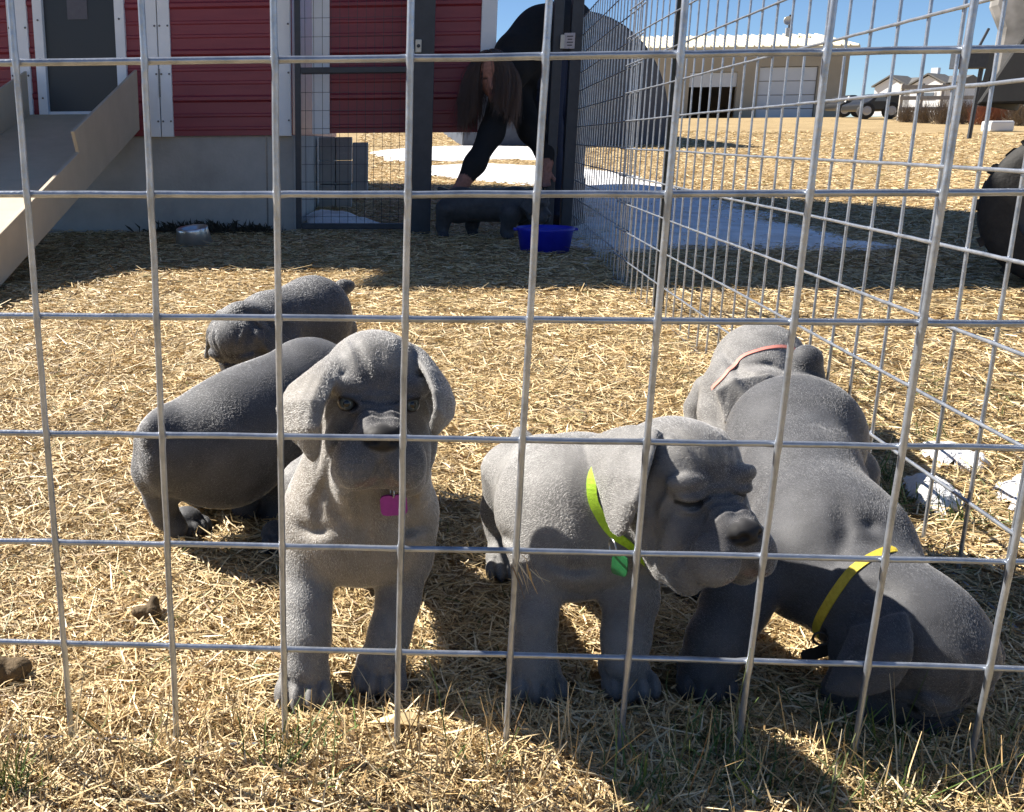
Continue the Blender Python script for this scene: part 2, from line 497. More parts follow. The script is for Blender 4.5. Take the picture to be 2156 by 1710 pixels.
if want('env'):
    WY = 5.30
    barn = empty('barn', (-3.0, WY, 0))
    tag(barn, 'red ribbed metal barn with white trim on a concrete footing', 'barn')
    MB().span((-2.6, WY + .02, -.3), (-.215, WY + .3, .575)).build('foundation', concrete, barn, bevel=.01)
    MB().span((-.385, WY + .0205, -.3), (-.375, WY + .018, .575)).build('foundation_joint', screw_mat, barn)
    MB().span((-.36, WY + .31, -.3), (-.215, 12.0, .575)).build('foundation', concrete, barn)
    for (a, c) in ((-2.6, -1.905), (-1.785, -1.745), (-1.20, -1.100), (-.935, -.318)):
        siding('siding', a, c, .575 if a > -1.3 else .60, 3.1, WY, barn)
    siding('siding', -1.745, -1.20, .60, .665, WY, barn); siding('siding', -1.745, -1.20, 2.75, 3.1, WY, barn)
    for (a, c) in ((-1.905, -1.785), (-1.100, -1.012), (-1.006, -.935), (-.322, -.228)):
        t = MB().span((a, WY - .024, .57), (c, WY + .03, 3.1)).build('trim_board', white_trim, barn, bevel=.003)
        screws(t, [((a + .012), z) for z in np.arange(.66, 1.5, .27)] + [((c - .012), z) for z in np.arange(.66, 1.5, .27)], WY - .0242)
    MB().span((-.232, WY + .031, .578), (-.222, 12.0, 3.1)).build('wall', red, barn)
    h_ = MB().span((-1.012, WY - .030, .80), (-1.002, WY - .020, .96)); h_.build('hinge', screw_mat, barn)
    # side door with white frame and a pinned notice
    fr = MB()
    for a in ((-1.745, -1.688), (-1.258, -1.20)): fr.span((a[0], WY - .035, .665), (a[1], WY + .03, 2.75))
    fr.span((-1.687, WY - .034, .665), (-1.259, WY + .03, .722)); fr.span((-1.687, WY - .034, 2.69), (-1.259, WY + .03, 2.75))
    door = MB().span((-1.687, WY + .004, .7225), (-1.259, WY + .028, 2.69)).build('door', door_glass, barn)
    fo = fr.build('frame', white_trim, door, bevel=.004)
    screws(door, [(-1.715, z) for z in (.80, 1.02, 1.24)] + [(-1.23, z) for z in (.80, 1.02, 1.24)], WY - .0352)
    paper = noisy('notice_paper', [(.3, (.10, .10, .125)), (.7, (.13, .13, .15))], 40, .7)
    MB().span((-1.545, WY - .002, 1.245), (-1.425, WY + .0035, 1.42)).build('notice', paper, door)
    # rest of the front, the back and the roofs; the porch roof over the pen juts out
    siding('siding', -9.0, -2.61, .60, 3.1, WY, barn)
    MB().span((-9, WY + .02, -.3), (-2.605, WY + .3, .575)).build('foundation', concrete, barn)
    MB().span((-9.0, 11.9, .1), (-.24, 11.995, 3.1)).build('wall', red, barn)
    MB().prism([(-9.1, 4.95, 3.13), (-9.1, 8.6, 4.6), (-9.1, 12.3, 3.13), (-9.1, 12.3, 3.21), (-9.1, 8.6, 4.70), (-9.1, 4.95, 3.21)], (9.0, 0, 0)).build('roof', roof_mat, barn)
    MB().prism([(-3.05, 4.40, 3.10), (-3.05, 5.05, 3.225), (-3.05, 5.05, 3.275), (-3.05, 4.40, 3.16)], (2.95, 0, 0)).build('porch_roof', roof_mat, barn)
    # big sliding door hung past the corner
    sld = empty('sliding_door', (.44, 5.46, .58))
    tag(sld, 'red sliding barn door with white edge trim hanging past the barn corner', 'door')
    siding('siding', -.005, .885, .585, 2.45, 5.44, sld)
    for (a, c) in ((-.11, -.005), (.885, .975)):
        MB().span((a, 5.415, .58), (c, 5.475, 2.45)).build('trim_board', white_trim, sld, bevel=.003)
    MB().span((-.2, 5.405, 2.46), (1.15, 5.50, 2.60)).build('track', screw_mat, sld)

    # dog ramp up to the barn door
    tan = noisy('tan_ramp_panel', [(.3, (.48, .40, .29)), (.7, (.56, .47, .35))], 6, .6, bump=.0005, bscale=120)
    tan_floor = noisy('tan_ramp_deck', [(.3, (.48, .40, .28)), (.7, (.56, .47, .34))], 9, .75, bump=.0015, bscale=160)
    def onx(x, y, X):
        d = CAM_ROT @ np.array([(x - PCX) / FOC, -(y - PCY) / FOC, -1.0]); return CAM_POS + d * (X - CAM_POS[0]) / d[0]
    XR, XL = -1.135, -1.80
    # outline of the side panel in its own vertical plane (depth, height), from the wall down to the ground
    q = [(5.26, .955), onx(156, 277, XR)[1:], onx(167, 321, XR)[1:], onx(0, 494, XR)[1:], (2.35, .16), (2.30, .0), (2.78, .0), (5.26, .612)]
    q = [tuple(float(v) for v in p) for p in q]
    ramp_o = empty('dog_ramp', (-1.47, 3.9, 0))
    tag(ramp_o, 'tan dog ramp with high side panels leading up to the barn door', 'ramp')
    MB().prism([(XR, a, z) for a, z in q], (-.018, 0, 0)).build('side_panel', tan, ramp_o, bevel=.003)
    MB().prism([(XL, a, z) for a, z in q], (-.018, 0, 0)).build('side_panel', tan, ramp_o, bevel=.003)
    deck = MB().prism([(XL + .002, 5.262, .705), (XL + .002, 2.40, .055), (XL + .002, 2.40, .035), (XL + .002, 5.262, .685)], (XR - XL - .022, 0, 0)).build('deck', tan_floor, ramp_o)
    # concrete blocks under the sliding door
    for (a, c, lab) in (((690, 352, 7.6), (742, 300, 7.6), 'stacked concrete block wall below the sliding door'), ):
        p0, p1 = at(*a), at(*c)
        bs = empty('block_wall', (p0[0], 7.6, 0)); tag(bs, lab, 'wall')
        x0_, x1_ = at(672, 340, 7.6)[0], at(742, 340, 7.6)[0]
        for r_ in range(3):
            for c_ in range(2):
                w = (x1_ - x0_) / 2
                MB().span((x0_ + c_ * w + .003, 7.5, r_ * .19 + .003), (x0_ + (c_ + 1) * w - .003, 7.7, (r_ + 1) * .19 - .003)).build('block', concrete, bs, bevel=.006)
    for (xa, xb, ya, yb, Yd, lab) in ((742, 775, 318, 300, 9.0, 'lone concrete block with sunlit top beside the block wall'),):
        p, p2 = at(xa, ya, Yd), at(xb, yb, Yd)
        o = MB().span((p[0], Yd, 0), (p2[0], Yd + .4, p2[2])).build('concrete_block', concrete, None, bevel=.01); tag(o, lab, 'block')

# ------------------------------------------------------------------ gate of dark steel tube and mesh
steel = noisy('dark_gate_steel', [(.3, (.028, .032, .040)), (.7, (.045, .050, .060))], 20, .5, bump=.0003, bscale=200)
galv = noisy('galvanised_wire', [(.25, (.22, .245, .285)), (.5, (.37, .40, .45)), (.8, (.52, .55, .60))], 45, .32, metallic=.72, bump=.0004, bscale=260)
label_mat = noisy('pale_label', [(.3, (.42, .40, .42)), (.7, (.55, .50, .52))], 80, .6)
ivory = noisy('ivory_plastic', [(.3, (.55, .53, .46)), (.7, (.66, .63, .55))], 60, .5)
if want('env'):
    GYY = 5.20
    gate = empty('mesh_gate', (.15, GYY, 0)); tag(gate, 'closed dark steel gate panel filled with fine wire mesh', 'gate')
    xl, xr = at(622, 300, GYY)[0], at(866, 300, GYY)[0]
    for x in (xl, xr - .02): MB().box((x + .017, GYY, .93), (.034, .034, 1.80)).build('upright', steel, gate, bevel=.004)
    for z in (.045, .935, 1.80): MB().box(((xl + xr) / 2 + .007, GYY, z), (xr - xl - .056, .030, .034)).build('rail', steel, gate, bevel=.004)
    wv = MB().tube([(0, 0, 0), (0, 0, 1.76)], .0014, 5); mv = new_mesh('mesh_wire', wv.V, wv.F, steel)
    wide = xr - xl - .06
    wh = MB().tube([(0, 0, 0), (wide, 0, 0)], .0014, 5); mh = new_mesh('mesh_wire', wh.V, wh.F, steel)
    for k in range(int(wide / .05)):
        o = bpy.data.objects.new('mesh_wire', mv); o.location = (xl + .035 + .05 * (k + .5), GYY + .004, .05); link(o, gate)
    for k in range(17):
        o = bpy.data.objects.new('mesh_wire', mh); o.location = (xl + .035, GYY + .0065, .10 + .102 * k); link(o, gate)
    pxa, pxb = at(868, 300, GYY)[0], at(910, 300, GYY)[0]
    post = empty('gate_post', ((pxa + pxb) / 2, GYY, 0)); tag(post, 'wide dark steel channel post between mesh gate and opening', 'post')
    m_ = MB(); m_.span((pxa, GYY - .02, -.2), (pxb, GYY, 1.95)); m_.span((pxa, GYY + .001, -.2), (pxa + .012, GYY + .08, 1.95)); m_.span((pxb - .012, GYY + .001, -.2), (pxb, GYY + .08, 1.95))
    m_.build('channel', steel, post, bevel=.004)
    c = at(881, 97, GYY - .03); lp = MB().box(c, (.034, .012, .07)).build('latch_plate', ivory, post, bevel=.004)
    MB().lathe(c + np.array([0, -.007, 0]), [(.010, 0), (.010, -.004), (.006, -.006), (0, -.006)], 12, 1).build('latch_keyhole', steel, lp)
    for (a, c_, lab) in ((1152, 1172, 'slim dark gate post left of a pair by the side fence'), (1188, 1212, 'slim dark corner post right of a pair at the side fence')):
        xa, xb = at(a, 300, 5.25)[0], at(c_, 300, 5.25)[0]
        o = MB().span((xa, 5.22, -.2), (xb, 5.275, 1.95)).build('corner_post', steel, None, bevel=.006); tag(o, lab, 'post')
    c = at(1199, 86, 5.21); o = MB().box(c, (.060, .004, .085)).build('label_plate', label_mat, None, bevel=.001); tag(o, 'pale printed plate fixed to the corner post', 'plate')
    for i in range(4): MB().box(c + np.array([.002, -.0025, .024 - .016 * i]), (.034 - .008 * (i % 2), .0014, .006)).build('print_line', steel, o)
    c = at(1184, 88, 5.20); o = MB().box(c, (.022, .014, .075)).build('latch', ivory, None, bevel=.003); tag(o, 'small ivory latch beside the printed plate', 'latch')

    # bowls in the shade
    blue = noisy('blue_rubber', [(.3, (.006, .012, .34)), (.7, (.010, .022, .46))], 20, .4)
    c = gnd(1156, 537); c[2] = 0; c[1] += .14
    o = MB().lathe(c, [(0, .012), (.100, .012), (.110, .03), (.126, .105), (.133, .122), (.141, .122), (.141, .110), (.134, .100), (.118, 0), (.08, 0), (0, 0)], 40).build('feed_pan', blue, None, True)
    tag(o, 'blue rubber feed pan on the shaded ground by the side fence', 'bowl')
    for a in (0, math.pi): MB().box(c + np.array([math.cos(a) * .144, 0, .112]), (.024, .05, .012)).build('grip', blue, o, bevel=.004)
    tin = noisy('steel_bowl', [(.3, (.50, .52, .55)), (.7, (.68, .70, .73))], 25, .28, metallic=.9)
    c = gnd(403, 520); c[2] = 0; c[1] += .09
    o = MB().lathe((0, 0, 0), [(0, .012), (.060, .012), (.074, .090), (.082, .098), (.086, .094), (.086, .084), (.100, .004), (.096, 0), (0, 0)], 36).build('water_bowl', tin, None, True)
    o.location = c; o.rotation_euler = (math.radians(6), math.radians(-5), 0)
    tag(o, 'steel water bowl on the dark ground before the concrete footing', 'bowl')

# ------------------------------------------------------------------ wire panels
def wire_panel(name, label, cat, origin, du, dv, nu, nv, cell=.1016, r=.0029, hand=1, seed=0, bulge=None, vtop=.012, stub=.014):
    """welded stock panel: verticals at i*cell along du, horizontals at j*cell along dv; every wire is a part"""
    rr = np.random.default_rng(seed); du = U(du); dv = U(dv); nrm = np.cross(du, dv) * hand
    root = empty(name, origin); tag(root, label, cat, 'welded wire stock panels')
    o = np.asarray(origin, float)
    W_ = (nu - 1) * cell; H_ = (nv - 1) * cell
    bl = bulge or (lambda u, v: 0.0)
    for i in range(nu):
        pts = []; rad = []; off = rr.normal(0, .0006); ln = rr.normal(0, .0015)
        for j in range(nv):
            for t in (-.10, 0, .10, .5):
                v = (j + t) * cell
                if v < -vtop or v > H_ + vtop: continue
                w = i * cell + off + ln * math.sin(v * 3 + i) + rr.normal(0, .0002)
                pts.append(o + du * w + dv * v + nrm * (r * 1.0 + bl(w, v))); rad.append(r * (1.16 if t == 0 else 1.0))
        MB().tube(pts, rad, 8).build('wire', galv, root, True)
    for j in range(nv):
        pts = []; rad = []; off = rr.normal(0, .0006)
        for i in range(nu):
            for t in (-.08, 0, .08, .5):
                u = (i + t) * cell
                if u < -stub or u > W_ + stub: continue
                v = j * cell + off + .0008 * math.sin(u * 4 + j) + rr.normal(0, .0002)
                pts.append(o + du * u + dv * v - nrm * (r * .75 - bl(u, v))); rad.append(r * (1.12 if t == 0 else 1.0))
        MB().tube(pts, rad, 8).build('wire', galv, root, True)
    return root
if want('fence'):
    al = math.radians(1.5)
    up_ = np.array([0, -math.sin(al), math.cos(al)])
    # front panel: wire 0 at x = 0, bottom wire on the ground; nearest side carries the uprights
    wire_panel('wire_panel', 'large welded wire panel in front of all the puppies', 'fence', (-.1016 * 10, 0, 0), (1, 0, 0), up_, 21, 13, hand=1, seed=2, r=.0028)
    base = np.array([1.0, 0.0, 0]); dirs = U([.072, 1, 0])
    wire_panel('wire_panel', 'welded wire panel forming the near part of the right side fence', 'fence', base + dirs * .02, dirs, (0, 0, 1), 33, 13, hand=1, seed=3, r=.0026)
    b2 = base + dirs * 3.05 + np.array([.018, 0, 0]); e2 = np.array([1.47, 5.45, 0]); d2_ = U(e2 - b2)
    wire_panel('wire_panel', 'welded wire panel from the black post back to the gate', 'fence', b2, d2_, (0, 0, 1), 24, 13, hand=1, seed=4, r=.0026)
    # steel T-post
    tp = noisy('dark_green_post_paint', [(.3, (.010, .016, .016)), (.7, (.02, .028, .028))], 30, .55)
    g = gnd(1381, 655); g[0] = 1.0 + .072 * g[1] + .022
    o = empty('t_post', (g[0], g[1], 0)); tag(o, 'dark steel T-post holding up the side fence', 'post')
    MB().box((g[0], g[1], .75), (.034, .004, 1.9)).build('flange', tp, o)
    MB().box((g[0], g[1] + .018, .75), (.004, .030, 1.9)).build('web', tp, o)
    for k in range(24): MB().box((g[0], g[1] - .006, .08 + k * .055), (.010, .008, .012)).build('stud', tp, o)

# ------------------------------------------------------------------ far things
if want('far'):
    tanw = noisy('tan_metal_wall', [(.3, (.30, .265, .20)), (.7, (.36, .32, .25))], .8, .6)
    tanr = noisy('pale_metal_roof', [(.3, (.55, .50, .36)), (.7, (.66, .60, .45))], .8, .5)
    pale = noisy('pale_garage_door', [(.3, (.50, .54, .58)), (.7, (.58, .61, .65))], 1.0, .5)
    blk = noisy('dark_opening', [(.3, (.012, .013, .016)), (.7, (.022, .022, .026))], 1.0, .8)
    FY = 52.0
    def fx(x): return at(x, 250, FY)[0]
    def fz(y): return at(1500, y, FY)[2]
    gz = float(terrain(0, FY)) - .3
    shop = empty('workshop_building', (fx(1500), FY, gz)); tag(shop, 'tan metal workshop with two garage doors across the field', 'building')
    x0_, x1_ = fx(1345), fx(1774); ze = fz(106)
    d1 = (fx(1445), fx(1545)); d2a = (fx(1590), fx(1712))
    for (a, c) in ((x0_, d1[0]), (d1[1], d2a[0]), (d2a[1], x1_)): MB().span((a, FY, gz), (c, FY + .2, ze)).build('wall', tanw, shop)
    MB().span((d1[0], FY, fz(152)), (d1[1], FY + .2, ze)).build('wall', tanw, shop); MB().span((d2a[0], FY, fz(142)), (d2a[1], FY + .2, ze)).build('wall', tanw, shop)
    MB().span((x0_, FY + .21, gz), (x0_ + .2, FY + 10, ze)).build('wall', tanw, shop); MB().span((x1_ - .2, FY + .21, gz), (x1_, FY + 10, ze)).build('wall', tanw, shop)
    MB().span((x0_ + .21, FY + 9.8, gz), (x1_ - .21, FY + 10, ze)).build('wall', tanw, shop)
    rf = MB().prism([(x0_ - .3, FY - .3, ze), (x0_ - .3, FY + 5, ze + 1.0), (x0_ - .3, FY + 10.3, ze), (x0_ - .3, FY + 10.3, ze + .12), (x0_ - .3, FY + 5, ze + 1.12), (x0_ - .3, FY - .3, ze + .12)], (x1_ - x0_ + .6, 0, 0)).build('roof', tanr, shop)
    for k in range(26):
        xx = x0_ - .2 + k * (x1_ - x0_ + .4) / 25
        MB().prism([(xx, FY - .3, ze + .125), (xx, FY + 5, ze + 1.125), (xx, FY + 5, ze + 1.19), (xx, FY - .3, ze + .19)], (.06, 0, 0)).build('rib', tanr, rf)
    for k in range(4):
        z0_ = fz(250) - .2 + k * (fz(142) - fz(250) + .2) / 4; z1_ = fz(250) - .2 + (k + 1) * (fz(142) - fz(250) + .2) / 4 - .03
        MB().span((d2a[0] + .03, FY + .1, z0_), (d2a[1] - .03, FY + .16, z1_)).build('door_panel', pale, shop)
    MB().span((d1[0], FY + .1, fz(183)), (d1[1], FY + .16, fz(153))).build('door_panel', pale, shop)
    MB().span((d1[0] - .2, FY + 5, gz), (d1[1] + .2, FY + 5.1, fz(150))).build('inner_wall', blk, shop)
    # mast on the roof
    c = at(1657, 95, FY + 4)
    mst = empty('roof_mast', c); tag(mst, 'slim mast with a small dish on the workshop roof ridge', 'mast')
    MB().tube([(c[0], c[1], c[2] - .6), (c[0], c[1], c[2] + 1.5)], .05, 8).build('pole', steel, mst)
    MB().lathe((c[0] - .15, c[1] - .1, c[2] + 1.2), [(0, 0), (.12, -.02), (.22, -.07), (.21, -.09), (.1, -.04), (0, -.02)], 16, 1).build('dish', roof_mat, mst)
    MB().box((c[0], c[1] - .05, c[2] + .6), (.32, .12, .5)).build('antenna_box', roof_mat, mst)
    # car inside the open garage
    # grey arched shelter
    QY = 24.0; cx_, rx_, hz_ = at(1192, 250, QY)[0], .0117 * 205, .0117 * 262; zb = float(terrain(0, QY)) - .05
    shelt = empty('arched_shelter', (cx_, QY, zb)); tag(shelt, 'dark grey arched fabric shelter behind the side fence', 'shelter')
    fab = noisy('grey_tarp', [(.3, (.040, .050, .070)), (.7, (.060, .072, .095))], 3, .6, bump=.01, bscale=8)
    arc = [(cx_ + rx_ * math.cos(a), QY, zb + hz_ * math.sin(a) ** .85) for a in np.linspace(0, math.pi, 25)]
    MB().prism(arc, (0, .06, 0)).build('end_wall', fab, shelt)
    V = []; F = []
    for k in range(9):
        for (x, y, z) in arc: V.append((cx_ + (x - cx_) * (1.01 - .008 * (k % 2)), QY + .065 + k * .9, zb + (z - zb) * (1.01 - .008 * (k % 2))))
    for k in range(8):
        for i in range(24): F.append((k * 25 + i, k * 25 + i + 1, (k + 1) * 25 + i + 1, (k + 1) * 25 + i))
    mobj('cover', V, F, fab, shelt, True)
    for k in (0, 4, 8): MB().tube([(x, y + .05 + k * .9, z + .02) for x, y, z in arc], .03, 6).build('hoop', steel, shelt)
    # white houses on the horizon
    wh = noisy('white_clapboard', [(.3, (.62, .63, .64)), (.7, (.72, .73, .74))], 1, .6); shg = noisy('grey_shingle', [(.3, (.10, .10, .095)), (.7, (.15, .145, .14))], 2, .85)
    winm = noisy('window_pane', [(.3, (.10, .12, .15)), (.7, (.16, .19, .22))], 1, .15)
    def house(label, px0, px1, ptop, pbase, HY, gables, seed):
        a, c = at(px0, pbase, HY), at(px1, pbase, HY); zt = at(px0, ptop, HY)[2]; zb = a[2] - 1.5; w = c[0] - a[0]; hh = zt - a[2]
        r_ = empty('house', (a[0] + w / 2, HY, zb)); tag(r_, label, 'house')
        MB().span((a[0], HY, zb), (c[0], HY + 8, a[2] + hh * .66)).build('wall', wh, r_)
        zt0 = a[2] + hh * .66
        rf = MB().prism([(a[0] - .3, HY - .4, zt0), (a[0] - .3, HY + 4, zt), (a[0] - .3, HY + 8.4, zt0)], (w + .6, 0, 0)).build('roof', shg, r_)
        MB().box((a[0] + w * .55, HY + 4, zt + .3), (.7, .7, 1.2)).build('chimney', wh, rf)
        for g0, g1 in gables:
            xa, xb = a[0] + w * g0, a[0] + w * g1; xm = (xa + xb) / 2
            gb = MB().prism([(xa, HY - .8, zb), (xb, HY - .8, zb), (xb, HY - .8, a[2] + hh * .60), (xm, HY - .8, a[2] + hh * .95), (xa, HY - .8, a[2] + hh * .60)], (0, .79, 0)).build('gable', wh, r_)
            MB().prism([(xa - .25, HY - 1.1, a[2] + hh * .58), (xm, HY - 1.1, a[2] + hh * 1.0), (xm, HY - 1.1, a[2] + hh * 1.06), (xa - .25, HY - 1.1, a[2] + hh * .64)], (0, 4.5, 0)).build('gable_roof', shg, r_)
            MB().prism([(xm, HY - 1.1, a[2] + hh * 1.0), (xb + .25, HY - 1.1, a[2] + hh * .58), (xb + .25, HY - 1.1, a[2] + hh * .64), (xm, HY - 1.1, a[2] + hh * 1.06)], (0, 4.5, 0)).build('gable_roof', shg, r_)
            w_ = MB().span((xm - (xb - xa) * .28, HY - .86, a[2] + hh * .02), (xm + (xb - xa) * .28, HY - .81, a[2] + hh * .32)).build('window', wh, r_)
            MB().span((xm - (xb - xa) * .24, HY - .90, a[2] + hh * .05), (xm + (xb - xa) * .24, HY - .865, a[2] + hh * .29)).build('pane', winm, w_)
        r_.rotation_euler = (0, 0, math.radians(-48))
    house('white house with two pointed gables on the horizon', 1843, 1998, 160, 213, 115, ((.02, .42), (.50, .92)), 1)
    house('grey roofed house half hidden by brush at right', 2022, 2092, 172, 212, 125, ((.1, .4),), 2)
    # parked dark car and trailer on the crest
    paint = noisy('dark_car_paint', [(.3, (.006, .007, .009)), (.7, (.011, .012, .014))], 2, .4, spec=.6)
    rub = noisy('tyre_rubber', [(.3, (.012, .012, .012)), (.7, (.026, .025, .024))], 40, .8, bump=.002, bscale=90)
    def car(label, xa, xb, CY, prof):
        a, c = at(xa, 262, CY), at(xb, 262, CY); w = c[0] - a[0]; z = float(terrain(0, CY)) + .02
        r_ = empty('parked_car', ((a[0] + c[0]) / 2, CY, z)); tag(r_, label, 'car')
        MB().prism([(a[0] + w * u, CY, z + .22 + v) for u, v in prof], (0, 1.7, 0)).build('body', paint, r_, bevel=.08)
        for u in (.18, .80):
            t_ = MB().lathe((a[0] + w * u, CY - .02, z + .32), [(.18, 0), (.30, -.01), (.32, .04), (.32, .18), (.30, .22)], 20, 1).build('wheel', rub, r_, True)
            MB().lathe((a[0] + w * u, CY - .015, z + .32), [(0, -.01), (.10, -.015), (.18, .0)], 16, 1).build('hub', roof_mat, t_)
        MB().prism([(a[0] + w * u, CY - .012, z + .22 + v) for u, v in ((.34, .46), (.66, .46), (.60, .64), (.42, .64))], (0, .01, 0)).build('side_window', winm, r_)
    car('dark car parked in the shade beside the workshop', 1766, 1815, 46, [(0, .1), (1, .1), (1, .40), (.86, .46), (.66, .72), (.34, .72), (.16, .44), (0, .34)])
    car('low dark flatbed vehicle parked left of the dry brush', 1806, 1890, 42, [(0, .1), (1, .1), (1, .62), (.95, .72), (.60, .78), (.40, .70), (.2, .46), (0, .36)])
    # dry brush: many thin twigs, one thing each
    twig = noisy('dry_twigs', [(.3, (.13, .10, .07)), (.7, (.24, .19, .14))], 20, .9)
    twig_r = noisy('reddish_twigs', [(.3, (.22, .10, .06)), (.7, (.34, .16, .10))], 20, .9)
    def shrub(label, x, y, Y, wpx, hpx, mat_, seed, n=420):
        r_ = np.random.default_rng(seed); c = at(x, y, Y); s_ = mpp(c); w, h = wpx * s_, hpx * s_; c[2] = float(terrain(0, Y)) - .02
        V = []; F = []
        for k in range(n):
            a = r_.uniform(0, 6.28); lean = r_.uniform(0, 1) ** .7; b0 = c + np.array([r_.normal(0, w * .16), r_.normal(0, w * .16), 0])
            tip = c + np.array([math.cos(a) * lean * w * .6, math.sin(a) * lean * w * .6, h * r_.uniform(.3, 1.05) * (1 - .35 * lean)])
            st = r_.uniform(0, .5); p = b0 + (tip - b0) * st; q = tip + r_.normal(0, .05 * h, 3); t = .0045 * (Y / 30) * r_.uniform(.7, 2.0)
            m2_ = (p + q) / 2 + r_.normal(0, .05 * h, 3)
            i = len(V); V += [p + (t, 0, 0), p - (t, 0, 0), m2_ + (t * .8, 0, 0), m2_ - (t * .8, 0, 0), q]
            F += [(i, i + 1, i + 3), (i, i + 3, i + 2), (i + 2, i + 3, i + 4)]
        r0 = empty('dry_shrub', c); tag(r0, label, 'shrub', 'dry shrubs along the far fence')
        mobj('twigs', V, F, mat_, r0)['kind'] = 'stuff'
        MB().tube([c - (0, 0, .1), c + (0, 0, h * .3), c + (.04, 0, h * .6)], [.03, .022, .008], 6).build('stem', mat_, r0)
    spots = [(1905, 272, 38, 46, 46, twig), (1940, 276, 37, 52, 52, twig), (1980, 278, 36, 56, 60, twig), (2022, 280, 36, 56, 66, twig), (2062, 282, 35, 60, 72, twig_r), (2100, 284, 35, 60, 78, twig_r), (2140, 286, 34, 64, 80, twig), (2185, 288, 34, 64, 80, twig)]
    nm = ['next to the dark flatbed', 'second from the dark flatbed', 'third from the dark flatbed', 'below the white houses right end', 'with reddish twigs left of the vehicle', 'with reddish twigs above the white box', 'half hidden behind the vehicle wheel', 'at the right edge of the picture']
    for i, (q, n_) in enumerate(zip(spots, nm)): shrub('tangled dry shrub ' + n_, *q, 100 + i)
    rail = noisy('grey_rail_wood', [(.3, (.24, .22, .20)), (.7, (.34, .32, .29))], 6, .9)
    fr_ = empty('rail_fence', at(2000, 270, 40)); tag(fr_, 'weathered rail fence running behind the dry shrubs', 'fence')
    for k in range(9):
        p = at(1890 + k * 42, 262, 40); p[2] = float(terrain(0, 40)); MB().span(p + (-.05, -.05, -.1), p + (.05, .05, 1.35)).build('post', rail, fr_)
    pa, pb = at(1885, 262, 40)[0], at(2240, 262, 40)[0]
    for z in (.35, .75, 1.15): MB().span((pa, 39.90, float(terrain(0, 40)) + z), (pb, 39.945, float(terrain(0, 40)) + z + .14)).build('rail', rail, fr_)
    c = at(2108, 287, 30); z = float(terrain(0, 30)); o = MB().span((c[0] - .33, 30, z), (c[0] + .33, 30.5, z + .30)).build('utility_box', wh, None, bevel=.05); tag(o, 'low white box lying in the field before the shrubs', 'box')
    # nest box on a leaning pole
    pb_ = empty('post_box', at(2045, 260, 14)); tag(pb_, 'dark box on a slim leaning pole near the right edge', 'box')
    a, c = at(2040, 292, 14), at(2066, 145, 14); MB().tube([a, c], .03, 8).build('pole', steel, pb_)
    c2 = at(2050, 127, 14); MB().box(c2, (.52, .2, .22)).build('box', steel, pb_, bevel=.01)
    MB().tube([at(2052, 116, 13.95), at(2082, 60, 13.95)], .018, 6).build('rod', steel, pb_)

    # utility vehicle at the right edge
    grey = noisy('mottled_grey_panel', [(.32, (.10, .093, .085)), (.5, (.20, .19, .175)), (.68, (.31, .295, .28))], 9, .6, detail=3)
    dark = noisy('black_underbody', [(.3, (.008, .008, .009)), (.7, (.016, .016, .017))], 20, .7)
    VY = 2.95
    wc = at(2255, 440, VY); wr = wc[2] + .0
    uv = empty('utility_vehicle', (wc[0], VY, 0)); tag(uv, 'grey mottled utility vehicle with big lugged tyre at the right edge', 'vehicle')
    def wheel(x, y):
        t_ = MB().lathe((x, y, wr), [(wr * .55, 0), (wr * .80, -.012), (wr * .93, .0), (wr * .97, .03), (wr * .97, .22), (wr * .93, .25), (wr * .80, .262), (wr * .55, .25)], 48, 1).build('wheel', rub, uv, True)
        MB().lathe((x, y + .03, wr), [(0, 0), (wr * .30, -.01), (wr * .52, .02), (wr * .56, .0)], 32, 1).build('rim', steel, t_, True)
        for k in range(26):
            a = 2 * math.pi * k / 26
            R_ = np.array([[math.cos(a), 0, -math.sin(a)], [0, 1, 0], [math.sin(a), 0, math.cos(a)]])
            MB().box(np.array([x, y + (.07 if k % 2 else .18), wr]) + R_ @ np.array([wr * .975, 0, 0]), (wr * .07, .12, .035), R=R_).build('tread_lug', rub, t_)
    for (x, y) in ((wc[0], VY), (wc[0] + 1.9, VY), (wc[0], VY + 1.0), (wc[0] + 1.9, VY + 1.0)): wheel(x, y)
    MB().span((wc[0] + .1, VY + .30, .42), (wc[0] + 2.3, VY + .96, .75)).build('chassis', dark, uv, bevel=.02)
    # front fender and bonnet: grey panel with a black arch below
    zf = at(2156, 190, VY)[2]
    arch = [(wc[0] + .46 * math.cos(a), VY - .02, wr + .46 * math.sin(a)) for a in np.linspace(math.pi * .93, .15, 14)]
    arch2 = [(wc[0] + .60 * math.cos(a), VY - .02, wr + .62 * math.sin(a)) for a in np.linspace(.15, math.pi * .93, 14)]
    m_ = at(2100, 205, VY); t_ = at(2118, 0, VY)
    MB().prism([(m_[0], VY, m_[2]), (wc[0] + 2.4, VY, m_[2]), (wc[0] + 2.4, VY, 1.30), (t_[0], VY, t_[2] + .25), (t_[0] - .01, VY, t_[2]), (m_[0] + .005, VY, m_[2] + .24)], (0, 1.2, 0)).build('body', grey, uv, bevel=.03)
    MB().prism([(m_[0] - .02, VY - .03, m_[2] - .02), (wc[0] + 2.35, VY - .03, m_[2] - .02), (wc[0] + 2.35, VY - .03, m_[2] + .22), (wc[0] + .7, VY - .03, m_[2] + .27), (m_[0] + .10, VY - .03, m_[2] + .24)], (0, .028, 0)).build('wheel_arch', dark, uv, bevel=.01)
